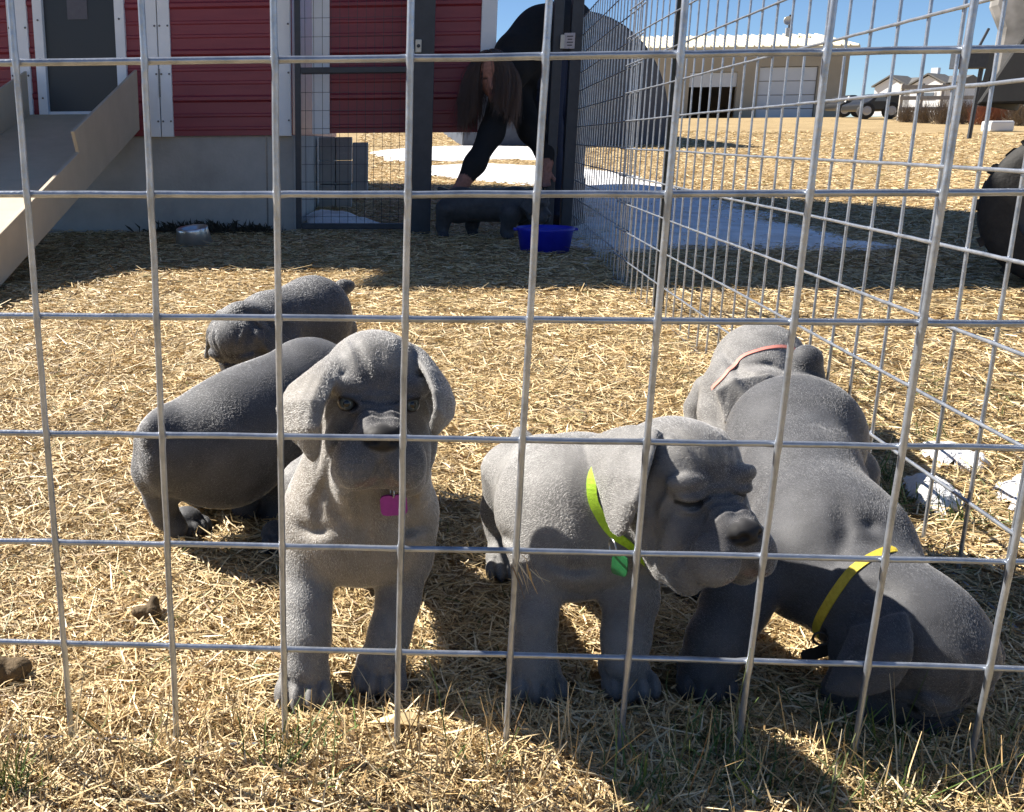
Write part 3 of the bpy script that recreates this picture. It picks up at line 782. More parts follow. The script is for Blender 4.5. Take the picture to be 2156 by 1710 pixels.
    MB().prism([(m_[0] - .025, VY + .01, m_[2] - .02), (m_[0] - .025, VY + 1.19, m_[2] - .02), (m_[0] - .005, VY + 1.19, m_[2] + .16), (m_[0] - .005, VY + .01, m_[2] + .16)], (.02, 0, 0)).build('grille', dark, uv)
    for (x, y) in ((.55, .05), (1.7, .05), (.55, 1.1), (1.7, 1.1)): MB().tube([(wc[0] + x, VY + y, 1.26), (wc[0] + x + .1, VY + y, 2.0)], .022, 8).build('roll_bar', dark, uv)
    MB().span((wc[0] + .55, VY + .02, 2.0), (wc[0] + 1.9, VY + 1.15, 2.05)).build('canopy', dark, uv, bevel=.02)
    uv.rotation_euler = (0, 0, math.radians(-36))

# ------------------------------------------------------------------ puppies
def coat_material(name, base, tone=1.0):
    mt, nt, b = nodes(name)
    at_ = N(nt, 'ShaderNodeAttribute', attribute_name='tint')
    tc = N(nt, 'ShaderNodeTexCoord')
    n1 = N(nt, 'ShaderNodeTexNoise', Scale=26.0, Detail=5.0, Roughness=0.6)
    n2 = N(nt, 'ShaderNodeTexNoise', Scale=420.0, Detail=3.0, Roughness=0.7)
    nt.links.new(tc.outputs['Object'], n1.inputs['Vector']); nt.links.new(tc.outputs['Object'], n2.inputs['Vector'])
    c1 = ramp(nt, n1.outputs['Fac'], [(0.3, tuple(c * 0.70 for c in base)), (0.7, tuple(c * 1.25 for c in base))])
    c2 = ramp(nt, n2.outputs['Fac'], [(0.35, (0.94, 0.94, 0.94)), (0.65, (1.05, 1.05, 1.05))])
    mx = N(nt, 'ShaderNodeMix', data_type='RGBA', blend_type='MULTIPLY'); mx.inputs['Factor'].default_value = 1.0
    nt.links.new(c1, mx.inputs['A']); nt.links.new(c2, mx.inputs['B'])
    m2 = N(nt, 'ShaderNodeMix', data_type='RGBA', blend_type='MULTIPLY'); m2.inputs['Factor'].default_value = 1.0
    nt.links.new(mx.outputs['Result'], m2.inputs['A']); nt.links.new(at_.outputs['Color'], m2.inputs['B'])
    nt.links.new(m2.outputs['Result'], b.inputs['Base Color'])
    b.inputs['Roughness'].default_value = 0.62
    b.inputs['Specular IOR Level'].default_value = 0.25
    sp = N(nt, 'ShaderNodeSeparateColor'); nt.links.new(at_.outputs['Color'], sp.inputs[0])
    ml = N(nt, 'ShaderNodeMath', operation='MULTIPLY'); ml.inputs[1].default_value = 0.07; nt.links.new(sp.outputs[0], ml.inputs[0]); nt.links.new(ml.outputs[0], b.inputs['Sheen Weight'])
    b.inputs['Sheen Roughness'].default_value = 0.45
    bp = N(nt, 'ShaderNodeBump', Strength=0.25, Distance=0.0008)
    nt.links.new(n2.outputs['Fac'], bp.inputs['Height']); nt.links.new(bp.outputs[0], b.inputs['Normal'])
    return mt
def fur_material(name, lo, hi):
    mt, nt, b = nodes(name)
    hi_ = N(nt, 'ShaderNodeHairInfo')
    c = ramp(nt, hi_.outputs['Random'], [(0.0, lo), (1.0, hi)])
    hb = nt.nodes.new('ShaderNodeBsdfHairPrincipled'); hb.model = 'CHIANG'; hb.parametrization = 'COLOR'
    tc = N(nt, 'ShaderNodeTexCoord'); nz = N(nt, 'ShaderNodeTexNoise', Scale=30.0, Detail=5.0, Roughness=0.6); nt.links.new(tc.outputs['Object'], nz.inputs['Vector'])
    mo = ramp(nt, nz.outputs['Fac'], [(0.32, (0.72, 0.72, 0.73)), (0.68, (1.22, 1.21, 1.19))])
    mx = N(nt, 'ShaderNodeMix', data_type='RGBA', blend_type='MULTIPLY'); mx.inputs['Factor'].default_value = 1.0
    nt.links.new(c, mx.inputs['A']); nt.links.new(mo, mx.inputs['B']); nt.links.new(mx.outputs['Result'], hb.inputs['Color'])
    hb.inputs['Roughness'].default_value = 0.58; hb.inputs['Radial Roughness'].default_value = 0.70
    hb.inputs['Coat'].default_value = 0.0
    nt.links.new(hb.outputs[0], nt.nodes['Material Output'].inputs['Surface'])
    nt.nodes.remove(b)
    return mt
COAT = (0.150, 0.146, 0.142)
coat = coat_material('blue_grey_coat', COAT)
coat_mid = coat_material('mid_grey_coat', (0.122, 0.121, 0.121))
fur_mid = fur_material('mid_grey_fur', (0.205, 0.202, 0.198), (0.25, 0.246, 0.24))
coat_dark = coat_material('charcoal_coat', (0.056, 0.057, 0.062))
fur_mat = fur_material('blue_grey_fur', (0.285, 0.277, 0.262), (0.345, 0.335, 0.318))
fur_dark = fur_material('charcoal_fur', (0.092, 0.094, 0.100), (0.128, 0.130, 0.136))
eye_white = noisy('eyeball_white', [(0.3, (0.035, 0.03, 0.028)), (0.7, (0.07, 0.06, 0.055))], 60, 0.15)
iris_mat = noisy('pale_grey_iris', [(0.35, (0.06, 0.068, 0.064)), (0.65, (0.125, 0.14, 0.13))], 500, 0.08)
pupil_mat = noisy('black_pupil', [(0.4, (0.004, 0.004, 0.005)), (0.6, (0.008, 0.008, 0.009))], 40, 0.03)

def blend_paint(V, paints):
    col = np.ones((len(V), 3), np.float32)
    for c, r, rgb in paints:
        d = np.linalg.norm((V - np.asarray(c, np.float32)) / np.asarray(r, np.float32), axis=1)
        w = np.clip((1.25 - d) / 0.45, 0, 1)[:, None]; w = w * w * (3 - 2 * w)
        col = col * (1 - w) + np.asarray(rgb, np.float32) * w
    return col
def vnormals(V, Q):
    n = np.cross(V[Q[:, 2]] - V[Q[:, 0]], V[Q[:, 3]] - V[Q[:, 1]])
    out = np.zeros_like(V)
    for i in range(4): np.add.at(out, Q[:, i], n)
    return out / (np.linalg.norm(out, axis=1, keepdims=True) + 1e-12)
def grow_fur(name, V, Q, parent, mat, count, length, flow, bare=(), seed=3, width=0.00009, short=None):
    r = np.random.default_rng(seed)
    nrm = vnormals(V, Q)
    ar = np.linalg.norm(np.cross(V[Q[:, 2]] - V[Q[:, 0]], V[Q[:, 3]] - V[Q[:, 1]]), axis=1)
    q = Q[r.choice(len(Q), count, p=ar / ar.sum())]
    u, v = r.random((2, count, 1)).astype(np.float32)
    P = (V[q[:, 0]] * (1 - u) + V[q[:, 1]] * u) * (1 - v) + (V[q[:, 3]] * (1 - u) + V[q[:, 2]] * u) * v
    n = (nrm[q[:, 0]] * (1 - u) + nrm[q[:, 1]] * u) * (1 - v) + (nrm[q[:, 3]] * (1 - u) + nrm[q[:, 2]] * u) * v
    keep = np.ones(count, bool)
    for c, rad, _ in bare:
        keep &= np.linalg.norm((P - np.asarray(c)) / np.asarray(rad), axis=1) > 1.05
    P, n = P[keep], n[keep]
    fl = flow(P)
    # swirl the lie of the coat a little so that it does not look combed
    w = np.stack([np.sin(P[:, 1] * 70 + P[:, 2] * 45), np.sin(P[:, 2] * 62 + P[:, 0] * 50), np.sin(P[:, 0] * 66 + P[:, 1] * 40)], 1)
    fl = fl + 0.35 * w + r.normal(0, 0.16, P.shape)
    fl -= (fl * n).sum(1, keepdims=True) * n
    fl /= np.linalg.norm(fl, axis=1, keepdims=True) + 1e-9
    ln = length * r.uniform(0.65, 1.25, (len(P), 1))
    ln *= np.clip(P[:, 2:] / .045, .30, 1)
    if short is not None:
        ln *= 1 - .55 * np.clip(1.3 - np.linalg.norm(P - short[0], axis=1) / short[1], 0, 1)[:, None]
    mid = P + ln * (0.46 * fl + 0.16 * n); tip = P + ln * (0.98 * fl + 0.17 * n)
    pts = np.stack([P - n * 0.0006, mid, tip], 1).astype(np.float32)
    hc = bpy.data.hair_curves.new(name)
    hc.add_curves([3] * len(P))
    hc.position_data.foreach_set('vector', pts.ravel())
    rd = hc.attributes.get('radius') or hc.attributes.new('radius', 'FLOAT', 'POINT')
    rd.data.foreach_set('value', np.tile(np.array([1.0, 0.8, 0.15], np.float32) * width, len(P)))
    hc.materials.append(mat)
    o = link(bpy.data.objects.new(name, hc), parent)
    o['kind'] = 'stuff'
    return o

PAWS = []
def paw(sc, pos, fwd, s=1.0, paints=None):
    """puppy foot: pos is the point on the ground below its middle"""
    f = U([fwd[0], fwd[1], 0]); rt = np.array([f[1], -f[0], 0]); up = np.array([0, 0, 1.0])
    R = np.stack([rt, f, up], 1)
    pos = np.asarray(pos, float); PAWS.append(pos + f * .012)
    sc.ell(pos + up * .017 * s - f * .002 * s, np.array([.0225, .025, .019]) * s, R, k=.012 * s)
    for i in (-1.5, -.5, .5, 1.5):
        c = pos + rt * i * .0122 * s + f * (.021 - .0045 * (abs(i) - .5)) * s + up * .0105 * s
        sc.ell(c, np.array([.0072, .0150, .0125]) * s, R, k=.0028 * s)
        sc.groove([c + rt * .0061 * s + f * .016 * s, c + rt * .0061 * s + up * .012 * s + f * .002 * s, c + rt * .0061 * s + up * .016 * s - f * .012 * s], .0022 * s, .0030 * s)
        tip = c + f * .0145 * s - up * .004 * s
        sc.cone(tip - f * .003 * s, tip + f * .0025 * s - up * .002 * s, .0026 * s, .0014 * s, k=.002)
        if paints is not None: paints.append((tip + f * .0025 * s - up * .001 * s, .0034 * s, (.32, .30, .29)))
    return sc

def head(sc, o, fwd, up, s=1.0, shut=False, paints=None, wrinkle=1.0, k=.014):
    R = frame(fwd, up); o = np.asarray(o, float)
    def L(x, y, z):
        if y > .06: y = .06 + (y - .06) * .56
        if z < -.045: z = -.045 + (z + .045) * .66
        return o + R @ (np.array([x, y, z]) * s)
    A = lambda c, r, k_=k, cut=False: sc.ell(L(*c), np.array(r) * s, R, k=k_ * s, cut=cut)
    A((0, -.010, .010), (.052, .058, .054), .02)
    A((0, .022, .024), (.043, .030, .034), .02)
    for x in (-1, 1):
        A((x * .030, .012, -.030), (.024, .040, .040), .02)
        A((x * .029, .043, .0150), (.021, .015, .0115), .008)
        A((x * .0215, .078, -.059), (.0215, .0275, .0265), .005)
        A((x * .0325, .044, -.076), (.0150, .028, .030), .007)
        A((x * .0395, .024, -.056), (.0140, .030, .036), .008)
        sc.cone(L(x * .0105, .036, -.010), L(x * .0100, .086, -.025), .023 * s, .0130 * s, k=.010 * s)
    A((0, .056, -.044), (.036, .030, .027), .014)
    A((0, .050, -.082), (.021, .024, .011), .006)
    A((0, .1060, -.0275), (.0175, .0150, .0120), .003)
    for x in (-1, 1):
        A((x * .0088, .1310, -.0290), (.0044, .008, .0034), .002, True)
        A((x * .0142, .1230, -.0315), (.0042, .008, .0018), .002, True)
        # socket and lids
        A((x * .0305, .0570, -.0022), (.0105, .012, .0040 if not shut else .0010), .004 if not shut else .002, True)
        if shut:
            A((x * .0305, .0475, .0005), (.0130, .0085, .0088), .004)
            sc.groove([L(x * .018, .054, -.005), L(x * .026, .055, -.0062), L(x * .034, .053, -.006), L(x * .043, .047, -.003)], .0030 * s, .0080 * s)
            sc.groove([L(x * .018, .056, .001), L(x * .027, .057, .0005), L(x * .037, .054, .0005)], .0036 * s, -.0030 * s)
            sc.groove([L(x * .020, .055, -.0115), L(x * .030, .055, -.0130), L(x * .040, .050, -.0105)], .0034 * s, -.0030 * s)
        else:
            sc.groove([L(x * .016, .060, -.002), L(x * .025, .0600, .0038), L(x * .035, .0570, .0038), L(x * .044, .050, -.002)], .0040 * s, -.0050 * s)
            sc.groove([L(x * .017, .059, -.006), L(x * .027, .058, -.0092), L(x * .037, .054, -.0082), L(x * .044, .049, -.002)], .0030 * s, -.0028 * s)
    G = lambda pts, w, d: sc.groove([L(*p) for p in pts], w * s, d * s * wrinkle)
    for (y, z, d) in ((.049, .0072, .0052), (.058, .0026, .0056), (.0700, -.0026, .0052), (.0830, -.0075, .0044)):
        G([(-.034, y - .012, z - .026), (-.024, y - .003, z - .008), (-.010, y, z), (0, y + .001, z - .0015), (.010, y, z), (.024, y - .003, z - .008), (.034, y - .012, z - .026)], .0034, d)
        G([(-.026, y + .003, z - .011), (-.010, y + .0065, z - .0015), (.010, y + .0065, z - .0015), (.026, y + .003, z - .011)], .0034, -.0024)
    for x in (-1, 1):
        G([(x * .017, .058, -.010), (x * .030, .064, -.024), (x * .042, .062, -.044), (x * .049, .052, -.066), (x * .050, .040, -.090)], .0046, .0110)
        G([(x * .022, .064, -.018), (x * .036, .070, -.034), (x * .047, .066, -.056)], .0040, -.0036)
        G([(x * .043, .046, -.002), (x * .052, .036, -.024), (x * .056, .030, -.052), (x * .054, .024, -.086)], .0042, .0070)
        G([(x * .047, .038, .004), (x * .056, .024, -.030), (x * .058, .016, -.060)], .0050, -.0040)
        G([(x * .022, .060, -.015), (x * .036, .056, -.020), (x * .048, .044, -.012)], .0034, .0036)
        G([(x * .011, .056, .018), (x * .016, .052, .036), (x * .023, .038, .053), (x * .026, .012, .062)], .0046, .0050)
        G([(x * .026, .052, .028), (x * .034, .040, .042), (x * .040, .020, .050)], .0044, .0042)
        G([(x * .017, .056, .024), (x * .031, .052, .0290), (x * .045, .040, .022)], .0036, .0046)
        G([(x * .019, .053, .040), (x * .029, .038, .054), (x * .032, .015, .061)], .0050, -.0036)
        G([(x * .046, .026, .030), (x * .056, .018, .002), (x * .059, .016, -.030), (x * .056, .020, -.066), (x * .046, .026, -.092)], .0062, -.0062)
        G([(x * .043, .038, .020), (x * .051, .030, -.006), (x * .054, .027, -.036), (x * .051, .030, -.070)], .0044, .0060)
        # whisker pits
        for a in range(3):
            for b in range(4):
                xx, zz = .017 + .0058 * b, -.046 - .0062 * a - .0006 * b
                yy = .0701 + .0275 * math.sqrt(max(.05, 1 - ((xx - .0215) / .0215) ** 2 - ((zz + .0542) / .0265) ** 2))
                q = (x * xx, .06 + (yy - .06) / .56, zz if zz > -.045 else -.045 + (zz + .045) / .66)
                G([q, (q[0] + x * .0006, q[1], q[2])], .0019, .0050)
        # lip line
        G([(x * .001, .110, -.056), (x * .003, .112, -.070), (x * .014, .110, -.090), (x * .028, .094, -.098), (x * .042, .070, -.100)], .0036, .0070)
    G([(0, .056, .024), (0, .054, .038), (0, .046, .052)], .0034, .0034)
    G([(0, .122, -.038), (0, .118, -.052), (0, .112, -.066)], .0028, .0050)
    if paints is not None:
        paints.append((L(0, .085, -.040), np.array([.045, .035, .045]) * s, (.60, .60, .63)))
        paints.append((L(0, .052, .008), np.array([.040, .030, .022]) * s, (.50, .50, .54)))
        for yy in (.106, .118): paints.append((L(0, yy, -.0275), .0120 * s, (.10, .10, .11)))
        for x in (-1, 1): paints.append((L(x * .009, .112, -.0275), .0100 * s, (.10, .10, .11)))
        for x in (-1, 1):
            paints.append((L(x * .0088, .1310, -.0290), .0048 * s, (.04, .04, .04)))
            if shut:
                for (ex, ey, ez) in ((.020, .052, -.005), (.024, .0525, -.006), (.028, .0525, -.006), (.032, .0515, -.006), (.036, .050, -.005), (.040, .047, -.004)): paints.append((L(x * ex, ey, ez), np.array([.0040, .0060, .0026]) * s, (.12, .12, .13)))
            else:
                paints.append((L(x * .031, .0545, -.001), np.array([.013, .010, .0075]) * s, (.14, .14, .15)))
            paints.append((L(x * .014, .106, -.081), np.array([.012, .012, .005]) * s, (.85, .66, .62)))
    return L, R
def eyes(L, R, s, parent):
    for x in (-1, 1):
        c = L(x * .0300, .0468, -.0012)
        look = R @ U([x * .10, 1.0, -.02])
        def ball(name, cc, rad, lo, mat, par):
            # cap of a sphere facing the line of sight
            t = U(look); a = U(np.cross(t, [0, 0, 1.0])); b = np.cross(a, t); V = [cc + t * rad]; F = []; n = 20; m_ = 7
            for i in range(1, m_ + 1):
                th = lo * i / m_
                for k in range(n):
                    ph = 2 * math.pi * k / n
                    V.append(cc + rad * (t * math.cos(th) + math.sin(th) * (a * math.cos(ph) + b * math.sin(ph))))
            for k in range(n): F.append((0, 1 + k, 1 + (k + 1) % n))
            for i in range(m_ - 1):
                for k in range(n): F.append((1 + i * n + k, 1 + (i + 1) * n + k, 1 + (i + 1) * n + (k + 1) % n, 1 + i * n + (k + 1) % n))
            return mobj(name, V, F, mat, par, True)
        e = ball('eye', c, .0092 * s, math.pi, eye_white, parent)
        ball('iris', c + look * .0003, .0092 * s, .72, iris_mat, e)
        ball('pupil', c + look * .0006, .0092 * s, .34, pupil_mat, e)

def finish(sc, name, label, loc, h, paints, fur=None, mat=None, noise=.0003, smooth=1, group='puppies in the wire pen'):
    V, Q = sc.build(h, noise, smooth)
    V[:, 2] = np.maximum(V[:, 2], 0.0005)
    root = empty(name, loc)
    tag(root, label, 'puppy', group)
    body = mobj('body', V, Q, mat or coat, root, True)
    col = blend_paint(V, paints)
    a = body.data.color_attributes.new('tint', 'FLOAT_COLOR', 'POINT')
    a.data.foreach_set('color', np.concatenate([col, np.ones((len(V), 1), np.float32)], 1).ravel())
    if fur:
        grow_fur('fur', V, Q, root, fur.get('mat', fur_mat), fur['n'], fur['len'], fur['flow'], [p for p in paints if max(p[2]) < .3], width=fur.get('w', .00009), short=fur.get('short'))
    return root, V, Q

def strap(name, pts, V, Q, width, thick, mat, parent, off=.0003, n=72):
    """closed strap through the given points, laid on the nearest skin of the body mesh"""
    P = np.array(pts, float); m_ = len(P); out = []
    for i in range(n):
        u = i / n * m_; j = int(u); t = u - j
        p0, p1, p2, p3 = P[(j - 1) % m_], P[j % m_], P[(j + 1) % m_], P[(j + 2) % m_]
        out.append(.5 * (2 * p1 + (p2 - p0) * t + (2 * p0 - 5 * p1 + 4 * p2 - p3) * t * t + (3 * p1 - p0 - 3 * p2 + p3) * t ** 3))
    out = np.array(out); nr = vnormals(V, Q); N_ = []
    for i in range(n):
        d = np.linalg.norm(V - out[i], axis=1); j = np.argsort(d)[:14]
        nn = U(nr[j].mean(0)); out[i] = V[j[0]] + nn * off; N_.append(nn)
    N_ = np.array(N_)
    for _ in range(4):
        out = .25 * np.roll(out, 1, 0) + .5 * out + .25 * np.roll(out, -1, 0); N_ = .25 * np.roll(N_, 1, 0) + .5 * N_ + .25 * np.roll(N_, -1, 0)
    Vv = []; F = []
    for i in range(n):
        t = U(out[(i + 1) % n] - out[i - 1]); nn = U(N_[i] - (N_[i] @ t) * t); w = np.cross(t, nn); c = out[i] + nn * off
        for (a, b) in ((-1, 0), (1, 0), (1, 1), (-1, 1)): Vv.append(c + w * a * width / 2 + nn * b * thick)
    for i in range(n):
        j = (i + 1) % n
        for k in range(4): F.append((i * 4 + k, i * 4 + (k + 1) % 4, j * 4 + (k + 1) % 4, j * 4 + k))
    return mobj(name, Vv, F, mat, parent)
def px(x, y, Y): return at(x, y, Y)
def rp(p, r): return r * mpp(p)
def leg(sc, spec, k=.016):
    P = [at(x, y, Y) for x, y, Y, _ in spec]
    sc.chain(P, [r * mpp(p) for p, (_, _, _, r) in zip(P, spec)], k)
    return P

pink_tag = noisy('magenta_tag_plastic', [(0.3, (0.20, 0.006, 0.17)), (0.7, (0.27, 0.010, 0.23))], 200, 0.35)
dark_ring = noisy('tag_ring_steel', [(0.3, (0.30, 0.30, 0.31)), (0.7, (0.5, 0.5, 0.5))], 90, 0.3, metallic=1.0)
green_strap = noisy('neon_green_webbing', [(0.3, (0.30, 0.50, 0.012)), (0.7, (0.46, 0.70, 0.025))], 260, 0.55, bump=.0006, bscale=900)
yellow_strap = noisy('yellow_webbing', [(0.3, (0.40, 0.30, 0.02)), (0.7, (0.55, 0.43, 0.04))], 260, 0.7, bump=.0006, bscale=900)
coral_strap = noisy('coral_pink_webbing', [(0.3, (0.62, 0.20, 0.16)), (0.7, (0.74, 0.29, 0.23))], 260, 0.7, bump=.0005, bscale=900)
green_tag = noisy('dark_green_tag', [(0.3, (0.01, 0.10, 0.03)), (0.7, (0.015, 0.16, 0.05))], 100, 0.4)

def ring_pts(c, ax, r1, r2, n=10, ph=0.0):
    ax = U(ax); a = U(np.cross(ax, [0, 0, 1.0]) if abs(ax[2]) < .95 else [1, 0, 0]); b = np.cross(ax, a)
    return [np.asarray(c) + a * r1 * math.cos(2 * math.pi * i / n + ph) + b * r2 * math.sin(2 * math.pi * i / n + ph) for i in range(n)]
def small_ring(name, c, axis, r, t, mat, parent):
    P = ring_pts(c, axis, r, r, 16); return MB().tube(P + [P[0], P[1]], t, 6).build(name, mat, parent, True)
def tag_plate(name, c, right, up, w, h, mat, parent):
    """bone-shaped tag with a small thickness"""
    r = U(right); u = U(np.asarray(up) - np.dot(up, r) * r); nn = np.cross(r, u)
    out = []
    for a in np.linspace(0, 2 * math.pi, 48, endpoint=False):
        x, y = math.cos(a), math.sin(a)
        q = (abs(x) ** 9 + abs(y) ** 9) ** (1 / 9)
        k = 1 - .13 * max(0, 1 - abs(((a - math.pi / 2 + math.pi) % (2 * math.pi)) - math.pi) / .28) - .05 * (math.cos(4 * a) < -.8)
        out.append(np.asarray(c) + r * x / q * w / 2 * k + u * y / q * h / 2 * k)
    return MB().prism(out, nn * .0022).build(name, mat, parent)

# --- puppy 1: stands at the wire and looks at the camera
if want('p1'):
    sc = Sculpt(1); pt = []
    fw = U([.10, -1, .13]); s1 = 1.0
    eye_mid = at(798, 846, .085)
    R0 = frame(fw, [.03, 0, 1]); o1 = eye_mid - R0 @ np.array([0, .048, 0]) * s1
    L, R = head(sc, o1, fw, [.03, 0, 1], s1, False, pt)
    # neck, chest and trunk running straight back
    neck0 = L(0, -.012, -.025); chest = at(757, 1075, .165)
    sc.cone(neck0, at(765, 1010, .145), .048, .060, .03)
    sc.cone(at(765, 1010, .145), chest, .058, .066, .03)
    sc.ell(at(757, 1085, .16), (.070, .062, .062), None, .03)
    sc.ell(at(758, 1125, .15), (.060, .05, .044), None, .03)
    sc.cone(at(757, 1060, .18), np.array([.268, .40, .160]), .060, .052, .03)
    # folds of skin on the throat and chest
    for a in ([(690, 1020, .10), (705, 1070, .09), (735, 1110, .092)], [(880, 1010, .10), (860, 1060, .09), (815, 1100, .09)], [(755, 1040, .085), (757, 1090, .08), (760, 1140, .09)],
              [(690, 1000, .11), (668, 1060, .11), (672, 1110, .11)], [(880, 1080, .12), (846, 1130, .11), (842, 1165, .12)], [(625, 1105, .12), (660, 1120, .105), (700, 1112, .10)], [(905, 1100, .125), (870, 1115, .11), (835, 1110, .105)]):
        sc.fold([at(*q) for q in a], .0065, .0060)
    P = leg(sc, [(656, 1075, .150, 52), (652, 1180, .140, 47), (648, 1275, .117, 44), (646, 1345, .100, 44), (642, 1400, .088, 44)])
    paw(sc, gnd(641, 1462), (0.02, -1), 1.16, pt)
    P = leg(sc, [(864, 1075, .160, 50), (857, 1175, .152, 45), (838, 1265, .138, 40), (820, 1335, .124, 38), (806, 1390, .113, 41)])
    paw(sc, gnd(800, 1436), (-0.06, -1), 1.12, pt)
    for x in (.200, .318):
        sc.ell((x * .55 + .268 * .45, .39, .14), (.038, .050, .054), None, .02)
        sc.chain([(x, .375, .125), (x, .40, .075), (x, .425, .055), (x, .40, .022)], [.036, .025, .018, .018], .015)
        paw(sc, (x, .385, 0), (0, -1), 1.05, pt)
    sc.chain([(.268, .45, .215), (.27, .49, .23), (.272, .515, .25)], [.018, .014, .010], .012)
    # ears
    e = lambda x, y, Y: at(x, y, Y)
    sc.flap([[e(738, 742, .125), e(706, 746, .122), e(672, 776, .116)], [e(678, 850, .050), e(636, 846, .054), e(587, 860, .086)], [e(668, 938, .046), e(659, 966, .050), e(644, 944, .056)]], .0032, .005)
    sc.flap([[e(866, 734, .128), e(888, 742, .125), e(914, 778, .122)], [e(916, 825, .062), e(936, 838, .074), e(953, 848, .104)], [e(911, 892, .060), e(915, 911, .064), e(928, 898, .074)]], .0032, .005)
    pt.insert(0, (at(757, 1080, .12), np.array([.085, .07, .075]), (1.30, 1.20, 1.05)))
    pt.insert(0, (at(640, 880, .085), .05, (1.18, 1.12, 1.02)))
    def flow1(Pp):
        f = np.tile(np.array([0, .25, -1.0]), (len(Pp), 1))
        hd = (Pp - o1) @ R / s1
        f += np.where((hd[:, 2] > -.10)[:, None] & (np.linalg.norm(hd, axis=1) < .13)[:, None], (R @ np.array([0, -1.1, .5]))[None] + 6.0 * np.clip(hd[:, :1], -.06, .06) * R[:, 0][None], 0)
        return f
    loc = gnd(745, 1420)
    root, V, Q = finish(sc, 'puppy', 'grey puppy with a magenta tag standing and staring at the camera', loc, .0020, pt, dict(n=210000, len=.0025, flow=flow1, short=(L(0, .07, -.03), .06)))
    eyes(L, R, s1, root)
    cen = at(775, 1000, .15)
    plate = tag_plate('name_tag', at(829, 1062, .066), (1, 0.0, .10), (-.06, -.20, 1), .025, .022, pink_tag, root)
    small_ring('tag_ring', at(826, 1036, .066), (1, 0.3, 0), .0055, .0009, dark_ring, plate)

# --- puppy 4: green collar, eyes shut against the sun
if want('p4'):
    sc = Sculpt(4); pt = []
    fw = U([.38, -.925, .11]); up4 = (-.06, .1, 1); s4 = 1.0
    R0 = frame(fw, up4); o4 = at(1446, 1048, .080) - R0 @ np.array([.031, .048, 0]) * s4
    L, R = head(sc, o4, fw, up4, s4, True, pt, 1.15)
    sc.cone(L(0, -.015, -.02), at(1255, 1050, .185), .052, .066, .03)
    sc.ell(at(1190, 1075, .20), (.068, .075, .074), None, .03)
    sc.ell(at(1205, 1165, .165), (.060, .055, .048), None, .03)
    sc.cone(at(1180, 1060, .22), at(1150, 1020, .37), .064, .062, .03)
    sc.ell(at(1140, 1060, .36), (.052, .06, .066), None, .02)
    leg(sc, [(1150, 1130, .165, 56), (1133, 1225, .145, 44), (1128, 1310, .122, 38), (1126, 1380, .110, 38), (1126, 1420, .104, 40)])
    paw(sc, gnd(1126, 1450), (0.05, -1), 1.12, pt)
    leg(sc, [(1335, 1150, .160, 60), (1328, 1260, .140, 50), (1318, 1340, .122, 44), (1312, 1395, .110, 43)])
    paw(sc, gnd(1312, 1446), (0.12, -1), 1.14, pt)
    for (x, y) in ((.452, .40), (.530, .42)):
        sc.chain([(x + .01, y + .01, .13), (x, y + .025, .075), (x, y + .04, .05), (x, y + .01, .02)], [.044, .027, .019, .018], .015)
        paw(sc, (x, y, 0), (0, -1), 1.0, pt)
    sc.chain([at(1120, 960, .41), at(1100, 935, .44), at(1095, 915, .46)], [.018, .014, .010], .012)
    sc.flap([[at(1380, 912, .118), at(1322, 904, .150), at(1244, 930, .170)], [at(1354, 1010, .066), at(1310, 1004, .090), at(1262, 1004, .130)], [at(1326, 1090, .070), at(1304, 1122, .076), at(1284, 1092, .096)]], .0040, .006)
    E1, E2, E3, E4 = L(-.050, -.012, .036), L(-.068, .000, .000), L(-.074, .012, -.048), L(-.050, .016, -.030)
    sc.sheet([(E1, E2, E4), (E2, E3, E4)], .0045, .012)
    for a in ([(1150, 1180, .11), (1200, 1200, .10), (1260, 1195, .10)], [(1180, 1240, .11), (1230, 1250, .105), (1290, 1235, .10)], [(1060, 1120, .20), (1100, 1160, .16)]):
        sc.fold([at(*q) for q in a], .0060, .0062)
    def flow4(Pp):
        f = np.tile(np.array([-.5, .5, -.7]), (len(Pp), 1))
        hd = (Pp - o4) @ R / s4
        f += np.where((np.linalg.norm(hd, axis=1) < .11)[:, None], (R @ np.array([0, -1.2, .6]))[None] + 6.0 * np.clip(hd[:, :1], -.06, .06) * R[:, 0][None], 0)
        return f
    root, V, Q = finish(sc, 'puppy', 'squinting grey puppy with a neon green collar and one drooping ear', gnd(1220, 1440), .0020, pt, dict(n=210000, len=.0025, flow=flow4, short=(L(0, .07, -.03), .06)))
    strap('collar', [at(*q) for q in [(1262, 1000, .15), (1246, 1046, .130), (1262, 1085, .115), (1288, 1126, .105), (1316, 1158, .100), (1348, 1182, .105), (1390, 1192, .12), (1440, 1180, .15), (1465, 1120, .20), (1450, 1030, .24), (1400, 960, .25), (1340, 935, .23), (1295, 955, .18)]], V, Q, .0095, .0014, green_strap, root)
    small_ring('collar_ring', at(1290, 1152, .088), (1, .2, .1), .008, .0010, dark_ring, root)
    tag_plate('name_tag', at(1306, 1190, .088), (.6, -.5, 0), (.05, 0, 1), .016, .020, green_tag, root)

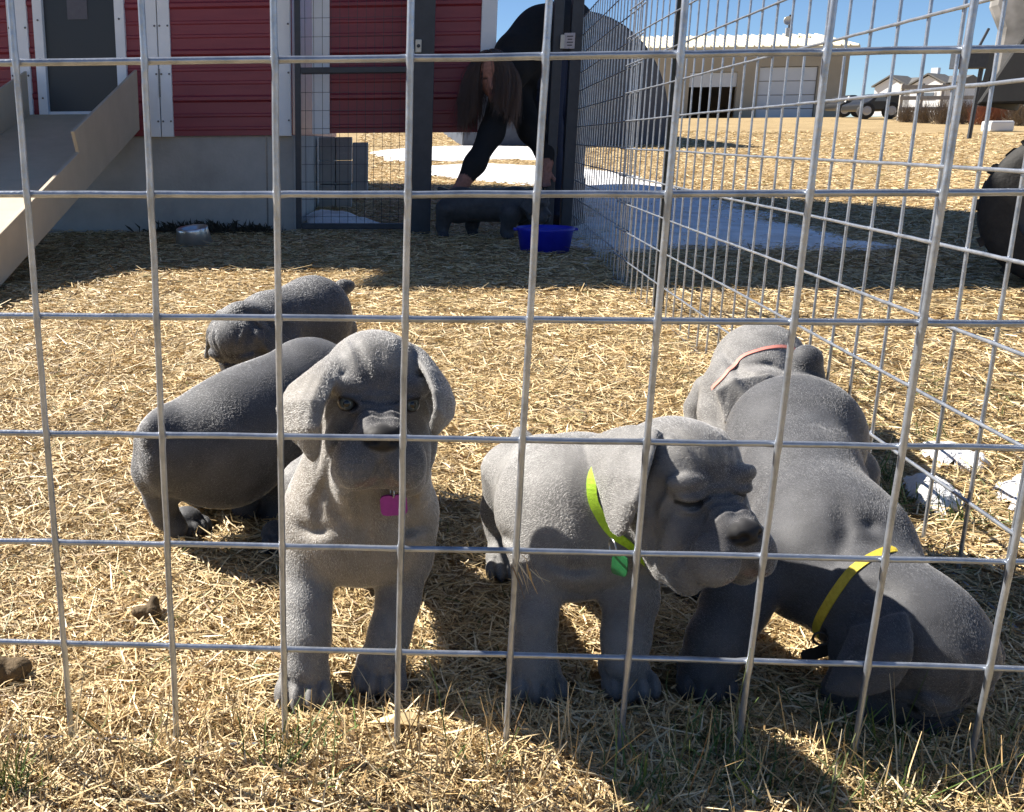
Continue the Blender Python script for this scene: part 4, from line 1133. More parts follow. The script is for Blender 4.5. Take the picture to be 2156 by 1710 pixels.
# --- puppy 5: yellow collar, nose to the ground
if want('p5'):
    sc = Sculpt(5); pt = []
    fw = U([.26, -.50, -.62]); up5 = (.42, -.55, .62); s5 = 1.04
    o5 = at(1928, 1362, .088)
    L, R = head(sc, o5, fw, up5, s5, True, pt)
    rump = at(1678, 918, .47)
    sc.ell(rump, (.074, .085, .073), None, .03)
    sc.ell(at(1728, 940, .50), (.046, .06, .066), None, .02)
    sc.ell(at(1618, 940, .47), (.050, .06, .068), None, .02)
    sc.cone(rump, at(1685, 1010, .36), .072, .062, .03)
    sc.cone(at(1685, 1010, .36), at(1735, 1115, .26), .062, .070, .03)
    sc.ell(at(1742, 1135, .23), (.070, .075, .066), None, .03)
    sc.ell(at(1850, 1172, .20), (.026, .050, .048), None, .025)
    sc.ell(at(1690, 1200, .19), (.050, .050, .055), None, .025)
    sc.cone(at(1770, 1170, .20), at(1836, 1268, .140), .062, .052, .03)
    sc.cone(at(1836, 1268, .140), o5, .052, .048, .03)
    leg(sc, [(1600, 1190, .190, 66), (1550, 1270, .160, 62), (1510, 1350, .130, 56), (1490, 1415, .115, 50)])
    paw(sc, gnd(1480, 1446), (-0.15, -1), 1.16, pt)
    sc.chain([(.83, .21, .10), (.82, .19, .06), (.81, .16, .02)], [.034, .026, .02], .015); paw(sc, (.81, .15, 0), (0, -1), 1.1, pt)
    sc.chain([at(1560, 1010, .46), at(1510, 1120, .43), at(1470, 1180, .41), (.690, .375, .02)], [.045, .030, .020, .018], .015)
    paw(sc, gnd(1458, 1243), (-.2, -1), .95, pt)
    sc.chain([at(1775, 1000, .50), at(1790, 1090, .50), (.915, .52, .05), (.915, .48, .02)], [.044, .030, .020, .018], .015)
    paw(sc, (.915, .46, 0), (0, -1), 1.0, pt)
    sc.chain([at(1690, 845, .52), at(1696, 800, .52), at(1699, 758, .512)], [.024, .0215, .0198], .010)
    sc.flap([[at(1900, 1300, .052), at(1850, 1310, .062), at(1800, 1330, .078)], [at(1912, 1372, .026), at(1840, 1388, .034), at(1768, 1400, .058)], [at(1880, 1438, .024), at(1812, 1458, .032), at(1748, 1450, .050)]], .0042, .009)
    A, B, T, D = L(-.046, -.030, .034), L(-.052, .012, .032), L(-.076, .020, -.030), L(-.076, -.030, -.030)
    sc.sheet([(A, B, T), (A, T, D)], .0042, .012)
    for a in ([(1770, 1060, .20), (1780, 1120, .18), (1765, 1180, .17)], [(1845, 1060, .23), (1830, 1110, .20), (1835, 1150, .19)], [(1800, 1140, .17), (1850, 1150, .165), (1890, 1165, .17)],
              [(1790, 1260, .10), (1830, 1245, .10), (1880, 1250, .10)], [(1760, 1300, .11), (1800, 1290, .10), (1840, 1300, .095)], [(1730, 900, .40), (1760, 960, .41), (1775, 1020, .43)]):
        sc.fold([at(*q) for q in a], .0090, .0048)
    def flow5(Pp):
        return np.tile(np.array([-.3, .9, -.25]), (len(Pp), 1)) + np.where((np.linalg.norm(Pp - o5, axis=1) < .11)[:, None], (R @ np.array([0, -.8, 0]))[None], 0)
    root, V, Q = finish(sc, 'puppy', 'grey puppy in a yellow collar with raised tail sniffing the ground by the wire', gnd(1700, 1300), .0022, pt, dict(n=210000, len=.0025, flow=flow5, mat=fur_dark), coat_dark)
    strap('collar', [at(*q) for q in [(1732, 1335, .14), (1742, 1290, .12), (1765, 1250, .115), (1802, 1216, .12), (1848, 1195, .13), (1890, 1200, .165), (1905, 1245, .20), (1880, 1310, .22), (1820, 1355, .22), (1765, 1365, .18)]], V, Q, .0090, .0014, yellow_strap, root)
    dk = noisy('black_buckle_plastic', [(0.3, (.012, .012, .013)), (.7, (.02, .02, .02))], 80, .4)
    b = MB().box(at(1742, 1335, .115), (.010, .006, .014)); b.build('buckle', dk, root, bevel=.001)
    small_ring('collar_ring', at(1728, 1345, .112), (.3, 1, .1), .007, .0012, dk, root)
    tag_plate('name_tag', at(1716, 1374, .112), (1, .2, .25), (-.2, 0, 1), .030, .013, dk, root)

# --- puppy 6: coral collar, behind the sniffing one
if want('p6'):
    sc = Sculpt(6); pt = []
    sc.ell(at(1597, 775, .86), (.070, .080, .070), None, .03)
    sc.cone(at(1605, 770, .88), at(1630, 780, 1.08), .064, .060, .03)
    sc.ell(at(1566, 830, .80), (.062, .06, .066), None, .03)
    fw = U([.25, -.75, -.60]); up6 = (.1, -.6, .8); o6 = at(1610, 865, .73)
    sc.cone(at(1590, 790, .83), o6, .060, .052, .03)
    L, R = head(sc, o6, fw, up6, 1.0, True, pt)
    A, B, T, M = at(1617, 794, .700), at(1545, 804, .690), at(1532, 886, .670), at(1578, 850, .665)
    K = at(1511, 824, .690)
    sc.sheet([(A, B, M), (B, K, T), (B, T, M)], .0042, .010)
    A, B, T, D = L(-.046, -.030, .034), L(-.052, .012, .032), L(-.076, .020, -.050), L(-.076, -.030, -.030)
    sc.sheet([(A, B, T), (A, T, D)], .0042, .012)
    leg(sc, [(1520, 820, .82, 42), (1508, 870, .79, 33), (1505, 925, .76, 27), (1504, 970, .74, 26)])
    g = gnd(1504, 1000); paw(sc, g, (0, -1), 1.0, pt)
    leg(sc, [(1490, 820, .88, 30), (1470, 860, .88, 25), (1468, 900, .87, 21), (1470, 935, .86, 20)])
    paw(sc, gnd(1468, 956), (-.1, -1), .95, pt)
    for x in (.985, 1.09):
        sc.chain([(x, 1.10, .11), (x, 1.12, .07), (x, 1.13, .05), (x, 1.10, .02)], [.044, .028, .019, .018], .015); paw(sc, (x, 1.09, 0), (0, -1), 1, pt)
    sc.chain([at(1640, 740, 1.12), at(1650, 720, 1.15)], [.018, .012], .012)
    for a in ([(1515, 730, .80), (1560, 790, .77), (1600, 800, .755)], [(1560, 770, .78), (1620, 770, .76), (1660, 790, .77)]):
        sc.fold([at(*q) for q in a], .0070, .0065)
    root, V, Q = finish(sc, 'puppy', 'grey puppy in a coral pink collar half hidden behind the raised tail', gnd(1560, 960), .0028, pt,
                        dict(n=80000, len=.003, w=.00014, mat=fur_mat, flow=lambda Pp: np.tile(np.array([.0, .9, -.4]), (len(Pp), 1))), coat)
    strap('collar', [at(*q) for q in [(1527, 802, .77), (1536, 778, .77), (1560, 757, .78), (1596, 745, .785), (1632, 742, .80), (1660, 752, .82), (1680, 795, .87), (1660, 835, .89), (1600, 855, .87), (1545, 840, .81)]], V, Q, .0060, .0014, coral_strap, root)

# --- puppy 2: squatting, seen from behind, left
if want('p2'):
    sc = Sculpt(2); pt = []
    d2 = U(at(640, 830, .57) - at(420, 945, .47)); R2 = frame(d2, [0, 0, 1])
    sc.ell(at(520, 905, .52), (.080, .135, .082), R2, .03)
    sc.cone(at(470, 920, .50), at(640, 815, .60), .074, .066, .03)
    sc.ell(at(655, 810, .62), (.062, .070, .058), None, .03)
    sc.ell(at(385, 945, .47), (.052, .055, .062), None, .025)
    sc.ell(at(470, 985, .50), (.070, .06, .052), None, .03)
    sc.ell(at(345, 950, .45), (.034, .055, .058), None, .018)
    leg(sc, [(330, 930, .46, 46), (322, 990, .45, 40), (338, 1050, .46, 30), (348, 1085, .475, 25), (372, 1110, .475, 24)], .014)
    paw(sc, gnd(396, 1118), (.75, -.65), 1.0, pt)
    sc.chain([at(430, 1000, .60), (.10, .60, .06), (.09, .57, .02)], [.05, .03, .02], .015); paw(sc, (.09, .60, 0), (.5, -.8), 1, pt)
    sc.groove([at(*q) for q in [(362, 900, .40), (350, 960, .385), (352, 1020, .40), (372, 1070, .42)]], .008, .007)
    sc.groove([at(*q) for q in [(345, 1030, .42), (365, 1045, .42), (372, 1065, .43)]], .004, .004)
    leg(sc, [(615, 960, .60, 44), (590, 1040, .58, 32), (586, 1100, .57, 27), (584, 1130, .56, 25)])
    paw(sc, gnd(584, 1150), (.3, -.9), 1.0, pt)
    sc.chain([(.26, .66, .12), (.27, .65, .07), (.27, .63, .02)], [.035, .026, .02], .015); paw(sc, (.27, .62, 0), (.5, -.8), 1, pt)
    fw = U([.9, .35, -.35]); o2 = at(770, 830, .66)
    sc.cone(at(660, 810, .62), o2, .056, .05, .03)
    L, R = head(sc, o2, fw, (.2, 0, 1), 1.0, True, pt)
    for x in (-1, 1):
        A, B, T, D = L(x * .046, -.030, .034), L(x * .052, .012, .032), L(x * .070, .020, -.060), L(x * .074, -.030, -.040)
        sc.sheet([(A, B, T), (A, T, D)], .0042, .012)
    sc.chain([at(330, 900, .44), at(318, 905, .42), at(312, 925, .41)], [.016, .012, .008], .012)
    root, V, Q = finish(sc, 'puppy', 'grey puppy squatting with arched back behind the one staring at the camera', gnd(450, 1110), .0026, pt,
                        dict(n=120000, len=.0025, mat=fur_dark, w=.00012, flow=lambda Pp: np.tile(np.array([-.85, -.2, -.45]), (len(Pp), 1))), coat_dark)

# --- puppy 3: farther back, head lowered to the left
if want('p3'):
    sc = Sculpt(3); pt = []
    sc.ell(at(660, 672, 1.36), (.082, .095, .090), None, .03)
    sc.cone(at(655, 665, 1.36), at(565, 690, 1.24), .080, .072, .03)
    fw = U([-.25, -.62, -.74]); up3 = (-.25, -.62, .75); o3 = at(508, 712, 1.15)
    sc.cone(at(565, 690, 1.24), o3, .066, .054, .03)
    L, R = head(sc, o3, fw, up3, 1.05, True, pt)
    for (a, b) in (((522, 694, 1.10), (520, 735, 1.08)),):
        sc.groove([at(*a), at(*b)], .006, .006)
    for x in (-1, 1):
        A, B, T, D = L(x * .046, -.030, .034), L(x * .052, .012, .036), L(x * .080, .030, -.030), L(x * .084, -.020, -.030)
        sc.sheet([(A, B, T), (A, T, D)], .0045, .012)
    for a in ([(500, 655, 1.10), (545, 662, 1.12), (575, 690, 1.13)], [(470, 665, 1.08), (520, 672, 1.08), (560, 700, 1.09)]):
        sc.fold([at(*q) for q in a], .0080, .0080)
    for (x, y, fx) in ((.02, 1.24, 1), (.09, 1.20, 1), (.09, 1.43, 0), (.20, 1.40, 0)):
        sc.chain([(x, y, .13), (x, y + .01, .07), (x, y, .02)], [.042, .027, .02], .015); paw(sc, (x, y - .01, 0), (-.3, -.9), 1.05, pt)
    sc.chain([at(700, 622, 1.42), at(722, 606, 1.44), at(736, 602, 1.45)], [.024, .016, .013], .014)
    root, V, Q = finish(sc, 'puppy', 'farthest sunlit grey puppy with lowered head and tail stub sticking out', gnd(610, 820), .0032, pt,
                        dict(n=60000, len=.0035, mat=fur_dark, w=.00018, flow=lambda Pp: np.tile(np.array([.7, .5, -.4]), (len(Pp), 1))), coat_dark)

# ------------------------------------------------------------------ person bending in the gate opening, and the puppy in front of her
def cloth_material(name, rough=.85):
    mt, nt, b = nodes(name)
    a = N(nt, 'ShaderNodeAttribute', attribute_name='tint')
    tc = N(nt, 'ShaderNodeTexCoord'); n1 = N(nt, 'ShaderNodeTexNoise', Scale=60.0, Detail=5.0); nt.links.new(tc.outputs['Object'], n1.inputs['Vector'])
    c = ramp(nt, n1.outputs['Fac'], [(.3, (.75, .75, .75)), (.7, (1.2, 1.2, 1.2))])
    mx = N(nt, 'ShaderNodeMix', data_type='RGBA', blend_type='MULTIPLY'); mx.inputs['Factor'].default_value = 1
    nt.links.new(a.outputs['Color'], mx.inputs['A']); nt.links.new(c, mx.inputs['B']); nt.links.new(mx.outputs['Result'], b.inputs['Base Color'])
    b.inputs['Roughness'].default_value = rough
    bp = N(nt, 'ShaderNodeBump', Strength=.4, Distance=.004); nt.links.new(n1.outputs['Fac'], bp.inputs['Height']); nt.links.new(bp.outputs[0], b.inputs['Normal'])
    return mt
if want('person'):
    sc = Sculpt(9)
    hip = at(1188, 62, 5.68); sho = at(1092, 118, 5.42)
    sc.ell(hip, (.16, .15, .15), None, .08); sc.cone(hip, at(1140, 75, 5.55), .145, .15, .08); sc.cone(at(1140, 75, 5.55), sho, .15, .145, .08)
    sc.ell(at(1075, 150, 5.34), (.10, .12, .11), None, .06); sc.ell(at(1110, 150, 5.50), (.10, .10, .12), None, .06)
    hd = at(1034, 156, 5.20)
    sc.cone(sho, hd, .07, .06, .04)
    Rh = frame([-.12, -.92, -.36], [-.2, -.3, .9])
    Hh = lambda x, y, z: hd + Rh @ np.array([x, y, z])
    sc.ell(Hh(0, -.01, .03), (.076, .092, .088), Rh, .03); sc.ell(Hh(0, .02, -.05), (.062, .072, .075), Rh, .03)
    sc.cone(Hh(0, .085, -.01), Hh(0, .108, -.045), .010, .015, .012); sc.ell(Hh(0, .080, -.085), (.026, .016, .009), Rh, .01); sc.ell(Hh(0, .065, -.115), (.028, .025, .02), Rh, .02)
    for x in (-1, 1):
        sc.ell(Hh(x * .032, .083, .005), (.015, .012, .009), Rh, .006, True); sc.ell(Hh(x * .074, -.005, -.02), (.012, .022, .03), Rh, .01)
    def limb(spec, k=.05):
        P = [at(x, y, Y) for x, y, Y, _ in spec]; sc.chain(P, [r for *_, r in spec], k); return P
    A1 = limb([(1062, 190, 5.32, .080), (1035, 280, 5.22, .066), (1000, 345, 5.12, .056), (975, 385, 5.06, .042)])
    A2 = limb([(1090, 215, 5.45, .085), (1118, 275, 5.36, .066), (1150, 318, 5.28, .056), (1148, 352, 5.22, .040)])
    L1 = limb([(1150, 120, 5.62, .120), (1150, 270, 5.48, .088), (1166, 380, 5.52, .066), (1178, 470, 5.56, .052)])
    L2 = limb([(1200, 120, 5.70, .120), (1200, 290, 5.62, .088), (1205, 390, 5.66, .066), (1210, 470, 5.70, .052)])
    for p in (L1[-1], L2[-1]):
        sc.ell((p[0] - .03, p[1] - .07, .045), (.05, .135, .045), None, .03); sc.cone(p, (p[0], p[1], .06), .052, .05, .03)
    hands = []
    for E, W_ in ((A1[-1], U(A1[-1] - A1[-2])), (A2[-1], U(A2[-1] - A2[-2]))):
        sd_ = U(np.cross(W_, [0, 1, 0])); fr_ = np.cross(sd_, W_)
        pc = E + W_ * .055; sc.ell(pc, (.042, .016, .048), np.stack([sd_, fr_, W_], 1), .02); hands.append(pc)
        for i, ln in zip((-1.5, -.5, .5, 1.5), (.060, .074, .070, .054)):
            b0 = pc + sd_ * i * .020 + W_ * .036; m0 = b0 + W_ * ln * .55 - fr_ * .008; e0 = m0 + W_ * ln * .35 - fr_ * .022
            sc.chain([b0, m0, e0], [.0095, .0085, .007], .006)
        b0 = pc + sd_ * .034 - W_ * .01; sc.chain([b0, b0 + sd_ * .024 + W_ * .026, b0 + sd_ * .020 + W_ * .052 - fr_ * .01], [.012, .010, .008], .008)
    V, Q = sc.build(.010, 0, 1); V[:, 2] = np.maximum(V[:, 2], .004)
    root = empty('person', (L1[-1][0], L1[-1][1], 0)); tag(root, 'person in a black jacket bending down in the gate opening with long hair hanging', 'person')
    body = mobj('body', V, Q, cloth_material('jacket_and_jeans'), root, True)
    col = np.tile(np.array([.006, .006, .007], np.float32), (len(V), 1))
    dl = np.minimum.reduce([np.linalg.norm(V - (a + (b - a) * t), axis=1) for a, b in ((L1[0], L1[1]), (L1[1], L1[2]), (L1[2], L1[3]), (L2[0], L2[1]), (L2[1], L2[2]), (L2[2], L2[3])) for t in (0.15, .4, .7, 1)])
    da = np.minimum.reduce([np.linalg.norm(V - (a + (b - a) * t), axis=1) for a, b in ((A1[0], A1[1]), (A1[1], A1[2]), (A1[2], A1[3]), (A2[0], A2[1]), (A2[1], A2[2]), (A2[2], A2[3]), (hip, sho), (sho, A1[0])) for t in (0, .3, .7, 1)])
    col[dl < da] = (.012, .020, .050)
    col[V[:, 2] < .09] = (.012, .011, .010)
    skin = np.linalg.norm((V - hd) @ Rh / np.array([.10, .13, .16]), axis=1) < 1.0
    for h_ in hands: skin |= np.linalg.norm(V - h_, axis=1) < .095
    skin &= ~((np.linalg.norm(V - A1[-2], axis=1) < .07) | (np.linalg.norm(V - A2[-2], axis=1) < .07))
    col[skin] = (.30, .145, .11)
    lips = np.linalg.norm((V - Hh(0, .085, -.085)) @ Rh / np.array([.026, .02, .009]), axis=1) < 1; col[lips] = (.36, .11, .10)
    for x in (-1, 1): col[np.linalg.norm((V - Hh(x * .032, .08, .004)) @ Rh / np.array([.014, .02, .008]), axis=1) < 1] = (.03, .02, .018)
    a = body.data.color_attributes.new('tint', 'FLOAT_COLOR', 'POINT'); a.data.foreach_set('color', np.concatenate([col, np.ones((len(V), 1), np.float32)], 1).ravel())
    # long hair: falls from the scalp past the face
    r_ = np.random.default_rng(5); n = 5200; pts = []
    d0 = r_.normal(size=(n * 3, 3)); d0 /= np.linalg.norm(d0, axis=1, keepdims=True)
    d0 = d0[(d0[:, 1] < .15 + .30 * (d0[:, 2] > .6)) & (d0[:, 2] > -.35)][:n]
    for q in d0:
        p0 = Hh(q[0] * .080, q[1] * .096 - .01, q[2] * .092 + .03); out = Rh @ q
        side = 1 if q[0] > r_.normal(0, .08) else -1
        sx = Rh[:, 0] * side
        ln = r_.uniform(.18, .36)
        p1 = p0 + out * .012 + sx * .022 + np.array([0, -.004, -.010])
        p2 = p1 + sx * .030 + np.array([r_.normal(0, .014), -.010, -ln * .42])
        p3 = p2 + np.array([r_.normal(0, .018) - .01, -.008 + r_.normal(0, .012), -ln * .55])
        pts.append([p0, p1, p2, p3])
    pts = np.array(pts, np.float32)
    hc = bpy.data.hair_curves.new('hair'); hc.add_curves([4] * len(pts)); hc.position_data.foreach_set('vector', pts.ravel())
    rd = hc.attributes.get('radius') or hc.attributes.new('radius', 'FLOAT', 'POINT'); rd.data.foreach_set('value', np.tile(np.array([1, 1, .9, .3], np.float32) * .0012, len(pts)))
    hc.materials.append(fur_material('brown_hair', (.014, .008, .006), (.036, .020, .014)))
    o = link(bpy.data.objects.new('hair', hc), root); o['kind'] = 'stuff'
    # puppy in the deep shade
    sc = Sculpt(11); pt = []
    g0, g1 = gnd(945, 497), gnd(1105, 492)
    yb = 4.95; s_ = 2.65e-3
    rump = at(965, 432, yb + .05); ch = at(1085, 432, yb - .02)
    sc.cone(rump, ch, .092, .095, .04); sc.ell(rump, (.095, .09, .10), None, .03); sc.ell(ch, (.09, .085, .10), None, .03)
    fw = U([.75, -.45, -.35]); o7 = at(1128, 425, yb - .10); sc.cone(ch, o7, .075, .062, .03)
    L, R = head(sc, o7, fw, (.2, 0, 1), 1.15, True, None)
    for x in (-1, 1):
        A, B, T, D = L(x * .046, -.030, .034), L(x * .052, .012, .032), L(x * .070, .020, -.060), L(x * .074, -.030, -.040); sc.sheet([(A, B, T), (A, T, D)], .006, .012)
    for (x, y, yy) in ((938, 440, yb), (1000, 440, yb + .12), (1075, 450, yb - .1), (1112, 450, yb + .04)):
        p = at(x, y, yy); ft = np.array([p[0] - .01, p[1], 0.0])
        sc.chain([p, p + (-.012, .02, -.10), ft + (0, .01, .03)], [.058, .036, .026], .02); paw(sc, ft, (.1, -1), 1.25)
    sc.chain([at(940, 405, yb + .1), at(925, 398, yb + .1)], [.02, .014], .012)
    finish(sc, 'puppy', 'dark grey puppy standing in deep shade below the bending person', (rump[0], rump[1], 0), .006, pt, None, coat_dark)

# ------------------------------------------------------------------ dry grass: lying straw everywhere, standing stems, a few green blades
def straw_material():
    mt, nt, b = nodes('straw')
    a = N(nt, 'ShaderNodeAttribute', attribute_name='tint')
    nt.links.new(a.outputs['Color'], b.inputs['Base Color'])
    b.inputs['Roughness'].default_value = .55; b.inputs['Specular IOR Level'].default_value = .35
    return mt
straw = straw_material()
def blades(name, base, yaw, tilt, ln, wd, bend, col, label, flat=False):
    """flat bent blades: base points (n,3), heading, tilt above the horizontal, length, width, bend"""
    n = len(base)
    d = np.stack([np.cos(yaw) * np.cos(tilt), np.sin(yaw) * np.cos(tilt), np.sin(tilt)], 1)
    up = np.array([0, 0, 1.0]); sdv = np.cross(d, up); sdv /= np.linalg.norm(sdv, axis=1, keepdims=True) + 1e-9
    roll = rng.uniform(-.9, .9, n)[:, None]; nv = np.cross(sdv, d)
    wv = sdv * np.cos(roll) + nv * np.sin(roll)
    bv = (sdv * rng.normal(0, 1, n)[:, None] + nv * rng.normal(0, .5, n)[:, None]) * bend[:, None]
    p0 = base; p1 = base + d * (ln * .5)[:, None] + bv * ln[:, None] * .5; p2 = base + d * ln[:, None] - bv * 0 + 0
    w = wv * (wd / 2)[:, None]
    if flat:
        V = np.stack([p0 - w, p0 + w, p2 + w * .5 + bv * ln[:, None] * .3, p2 - w * .5 + bv * ln[:, None] * .3], 1).reshape(-1, 3)
        V[:, 2] = np.maximum(V[:, 2], -.001 + terrain(V[:, 0], V[:, 1]))
        Q = np.arange(n)[:, None] * 4 + np.arange(4); kk = 4
    else:
      kk = 6
      V = np.stack([p0 - w, p0 + w, p1 - w, p1 + w, p2 - w * .35, p2 + w * .35], 1).reshape(-1, 3)
      V[:, 2] = np.maximum(V[:, 2], -.001 + terrain(V[:, 0], V[:, 1]))
      i = np.arange(n)[:, None] * 6
      Q = np.concatenate([i + np.array([0, 1, 3, 2]), i + np.array([2, 3, 5, 4])], 1).reshape(-1, 4)
    o = mobj(name, V, Q, straw)
    a = o.data.color_attributes.new('tint', 'FLOAT_COLOR', 'POINT')
    a.data.foreach_set('color', np.repeat(np.concatenate([col, np.ones((n, 1))], 1), kk, 0).astype(np.float32).ravel())
    tag(o, label, 'grass', kind='stuff')
    return o
def straw_colours(n, green=.03):
    pal = np.array([(.66, .50, .27), (.56, .41, .20), (.45, .31, .14), (.74, .61, .39), (.30, .195, .085), (.17, .105, .05), (.60, .48, .28)])
    c = pal[rng.choice(len(pal), n, p=[.24, .22, .16, .14, .09, .05, .10])] * rng.uniform(.80, 1.12, (n, 1))
    g = rng.random(n) < green; c[g] = np.array([.115, .135, .035]) * rng.uniform(.6, 1.3, (g.sum(), 1))
    return c
if want('grass'):
    def scatter(n, r0, r1, a0, a1):
        r = np.exp(rng.uniform(math.log(r0), math.log(r1), n)); a = np.radians(rng.uniform(a0, a1, n))
        return np.stack([CAM_POS[0] + r * np.sin(a), CAM_POS[1] + r * np.cos(a)], 1), r
    P1, R1_ = scatter(600000, .58, 34, -26, 40); P2, R2_ = scatter(60000, .58, 12, -75, -26); P3, R3_ = scatter(60000, .58, 12, 40, 80)
    P = np.concatenate([P1, P2, P3]); r = np.concatenate([R1_, R2_, R3_])
    k = ~((np.abs(P[:, 1]) < .022) & (P[:, 0] < .24) & (P[:, 0] > -1) & (rng.random(len(P)) < .8)) & ~((P[:, 1] > 5.3) & (P[:, 0] < -.2))
    for c in PAWS: k &= np.hypot(P[:, 0] - c[0], P[:, 1] - c[1]) > .040
    P, r = P[k], r[k]; n = len(P)
    # small clumping: worn spots let the soil show
    cl = np.sin(P[:, 0] * 9 + 2 * np.sin(P[:, 1] * 7)) * np.sin(P[:, 1] * 8 + 1.3 * np.sin(P[:, 0] * 11))
    k = rng.random(n) < .82 + .22 * cl; P, r, cl = P[k], r[k], cl[k]; n = len(P)
    s_ = np.maximum(1, r / 1.15)
    ln = rng.gamma(4.0, .0054, n) * s_ ** .42; wd = rng.uniform(.0009, .0020, n) * s_ ** .72
    z = rng.random(n) ** 1.2 * .012 * s_ ** .2
    base = np.stack([P[:, 0], P[:, 1], terrain(P[:, 0], P[:, 1]) + z], 1)
    tilt = rng.normal(.05, .22, n)
    grn = .02 + .10 * ((P[:, 0] > .55) & (P[:, 1] < .12)) + .09 * ((P[:, 0] > .95) & (P[:, 1] < 1.6))
    col = straw_colours(n, 0); g = rng.random(n) < grn; col[g] = np.array([.12, .13, .038]) * rng.uniform(.6, 1.3, (g.sum(), 1))
    col *= (1 + .10 * cl)[:, None]
    yw = rng.uniform(0, 6.283, n); bn = np.abs(rng.normal(0, .16, n)); tilt *= np.where(r > 3, .6, 1)
    for mk, lab, fl in ((r < 2.0, 'dry straw coloured grass covering the pen near the camera', False), (r >= 2.0, 'dry straw coloured grass farther back in the pen and on the field', True)):
        blades('dry_grass', base[mk], yw[mk], tilt[mk], ln[mk], wd[mk], bn[mk], col[mk], lab, fl)
    # standing stems, thickest just outside the front panel where nobody mows
    n = 5200
    x = rng.uniform(-.75, 1.35, n); y = np.where(rng.random(n) < .62, rng.normal(-.035, .050, n), rng.uniform(-.32, .9, n))
    k = (y > -.3)
    for c in PAWS: k &= np.hypot(x - c[0], y - c[1]) > .045
    x, y = x[k], y[k]; n = len(x)
    near = np.exp(-((y + .03) / .07) ** 2)
    base = np.stack([x, y, np.zeros(n)], 1); ln = rng.gamma(4, .0085, n) * (.55 + .75 * near)
    cc = straw_colours(n, .05); gm = (x > .5) & (rng.random(n) < .22); cc[gm] = np.array([.13, .15, .05]) * rng.uniform(.6, 1.4, (gm.sum(), 1))
    blades('standing_grass', base, rng.uniform(0, 6.283, n), rng.uniform(.6, 1.5, n), ln, rng.uniform(.0008, .0017, n), np.abs(rng.normal(0, .12, n)), cc, 'thin standing grass stems along the foot of the wire panels')
    # green tufts
    tufts = [(605, 1615, 60), (690, 1562, 20), (25, 1670, 70), (1510, 1600, 60), (1600, 1650, 50), (1340, 1690, 60), (1880, 1690, 50), (1760, 1560, 30), (1900, 1600, 30), (1000, 1640, 20), (1850, 1010, 60), (1960, 930, 40), (1900, 1070, 70), (2030, 1100, 40), (860, 880, 20), (1480, 870, 30)]
    bs = []; 
    for (tx, ty, m_) in tufts:
        g0 = gnd(tx, ty); bs.append(np.stack([g0[0] + rng.normal(0, .016, m_), g0[1] + rng.normal(0, .016, m_), np.zeros(m_)], 1))
    bs = np.concatenate(bs); n = len(bs)
    blades('green_grass', bs, rng.uniform(0, 6.283, n), rng.uniform(.35, 1.4, n), rng.gamma(5, .0068, n), rng.uniform(.0012, .0022, n), np.abs(rng.normal(0, .15, n)),
           np.array([.085, .135, .030]) * rng.uniform(.6, 1.5, (n, 1)), 'scattered green grass tufts among the straw')
    # a wisp of straw caught on the front wire
    g0 = at(1100, 1190, -.012); n = 14
    o = blades('straw_wisp', np.tile(g0, (n, 1)) + rng.normal(0, .005, (n, 3)) * np.array([1, .3, 1]), rng.uniform(-.6, .9, n) , rng.uniform(-1.5, -.3, n), rng.uniform(.012, .034, n), rng.uniform(.0009, .0016, n), np.abs(rng.normal(0, .2, n)), straw_colours(n, 0), 'wisp of straw caught on a crossing of the front wire panel')
    del o['kind']; o['category'] = 'straw'
    # dry leaf, and dog droppings as small brown lumps
    leafm = noisy('pale_leaf', [(.3, (.62, .46, .22)), (.7, (.78, .62, .36))], 60, .7)
    c = gnd(838, 1548); V = [c + (-.030, 0, .012), c + (-.010, -.010, .020), c + (.018, -.008, .016), c + (.030, .002, .010), c + (.014, .012, .018), c + (-.012, .010, .014), c + (0, 0, .024)]
    o = mobj('dry_leaf', V, [(6, i, (i + 1) % 6) for i in range(6)], leafm); tag(o, 'pale dry leaf lying by the foot of the front wire', 'leaf')
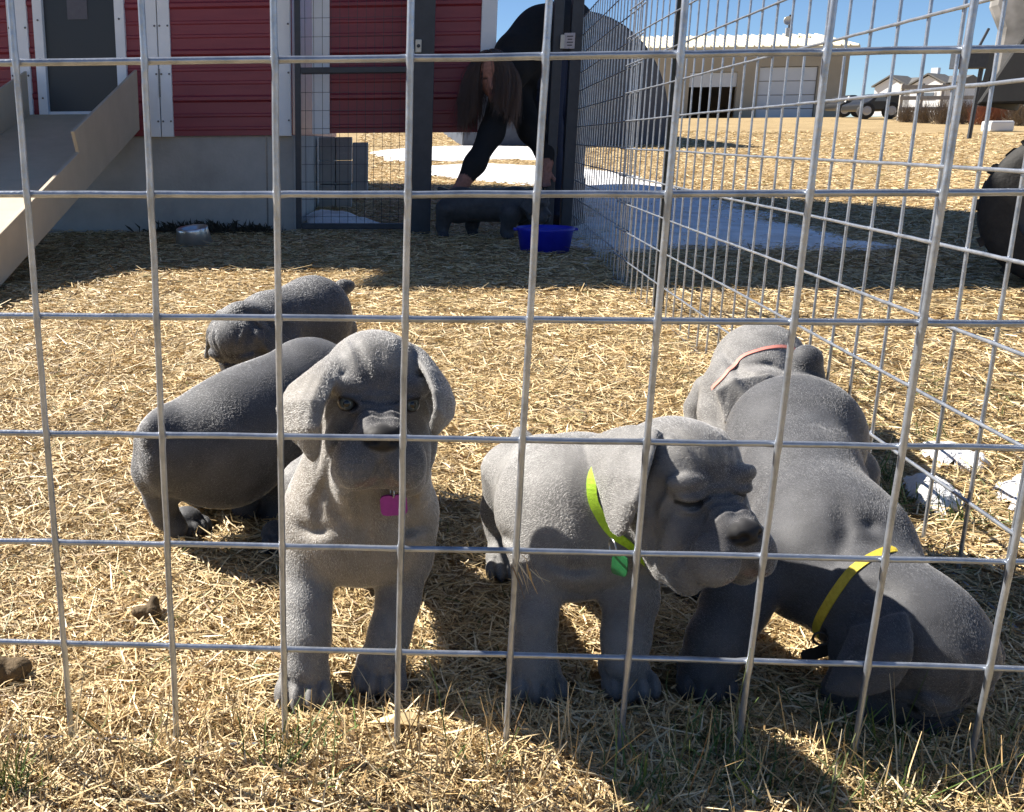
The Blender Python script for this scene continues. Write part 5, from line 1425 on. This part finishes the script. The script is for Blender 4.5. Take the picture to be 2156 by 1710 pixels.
    sm = o.modifiers.new('thick', 'SOLIDIFY'); sm.thickness = .0008
    cm = noisy('brown_dropping', [(.3, (.06, .038, .018)), (.7, (.13, .085, .035))], 60, .85, bump=.003, bscale=160)
    for (q, w, lab, sd_) in (((318, 1312), .006, 'brown clod in the straw left of the staring puppy', 21), ((10, 1440), .007, 'yellowish brown clod at the left edge of the picture', 22)):
        sc = Sculpt(sd_); c = gnd(*q); r_ = np.random.default_rng(sd_)
        for _ in range(7): sc.ell(c + np.array([r_.normal(0, w), r_.normal(0, w * .7), .008 + abs(r_.normal(0, .006))]), r_.uniform(.007, .014, 3), None, .006)
        V, Q = sc.build(.002, .001, 1); o = mobj('dropping', V, Q, cm, None, True); tag(o, lab, 'dropping')
    # dark dry weeds along the footing
    wm = noisy('dark_weeds', [(.3, (.035, .030, .022)), (.7, (.075, .062, .042))], 30, .9)
    for (xx, ww, hh, lab, sd_) in ((395, .20, .09, 'dark dry weed clump left of the steel bowl at the footing', 31), (455, .24, .10, 'dark dry weed clump behind the steel bowl at the footing', 32), (540, .10, .06, 'smallest dark weed clump near the barn corner', 33)):
        c = at(xx, 488, 5.22); c[2] = 0; r_ = np.random.default_rng(sd_); V = []; F = []
        for _ in range(520):
            a = r_.uniform(0, 6.28); b0 = c + np.array([r_.normal(0, ww * .5), r_.normal(0, .03), 0]); e = b0 + np.array([math.cos(a) * r_.uniform(0, .09), -abs(math.sin(a)) * .05, hh * r_.uniform(.15, 1) ** 1.5 * (.45 + .55 * abs(math.sin(b0[0] * 31 + sd_)))]); t = r_.uniform(.002, .008)
            m2_ = (b0 + e) / 2 + r_.normal(0, .012, 3); i = len(V); V += [b0 + (.002, 0, 0), b0 - (.002, 0, 0), m2_ + (t, 0, .004), m2_ - (t, 0, .004), e]; F += [(i, i + 1, i + 3, i + 2), (i + 2, i + 3, i + 4)]
        o = empty('dry_weed', c); tag(o, lab, 'weed', 'dry weeds along the footing'); mobj('stalks', V, F, wm, o)['kind'] = 'stuff'
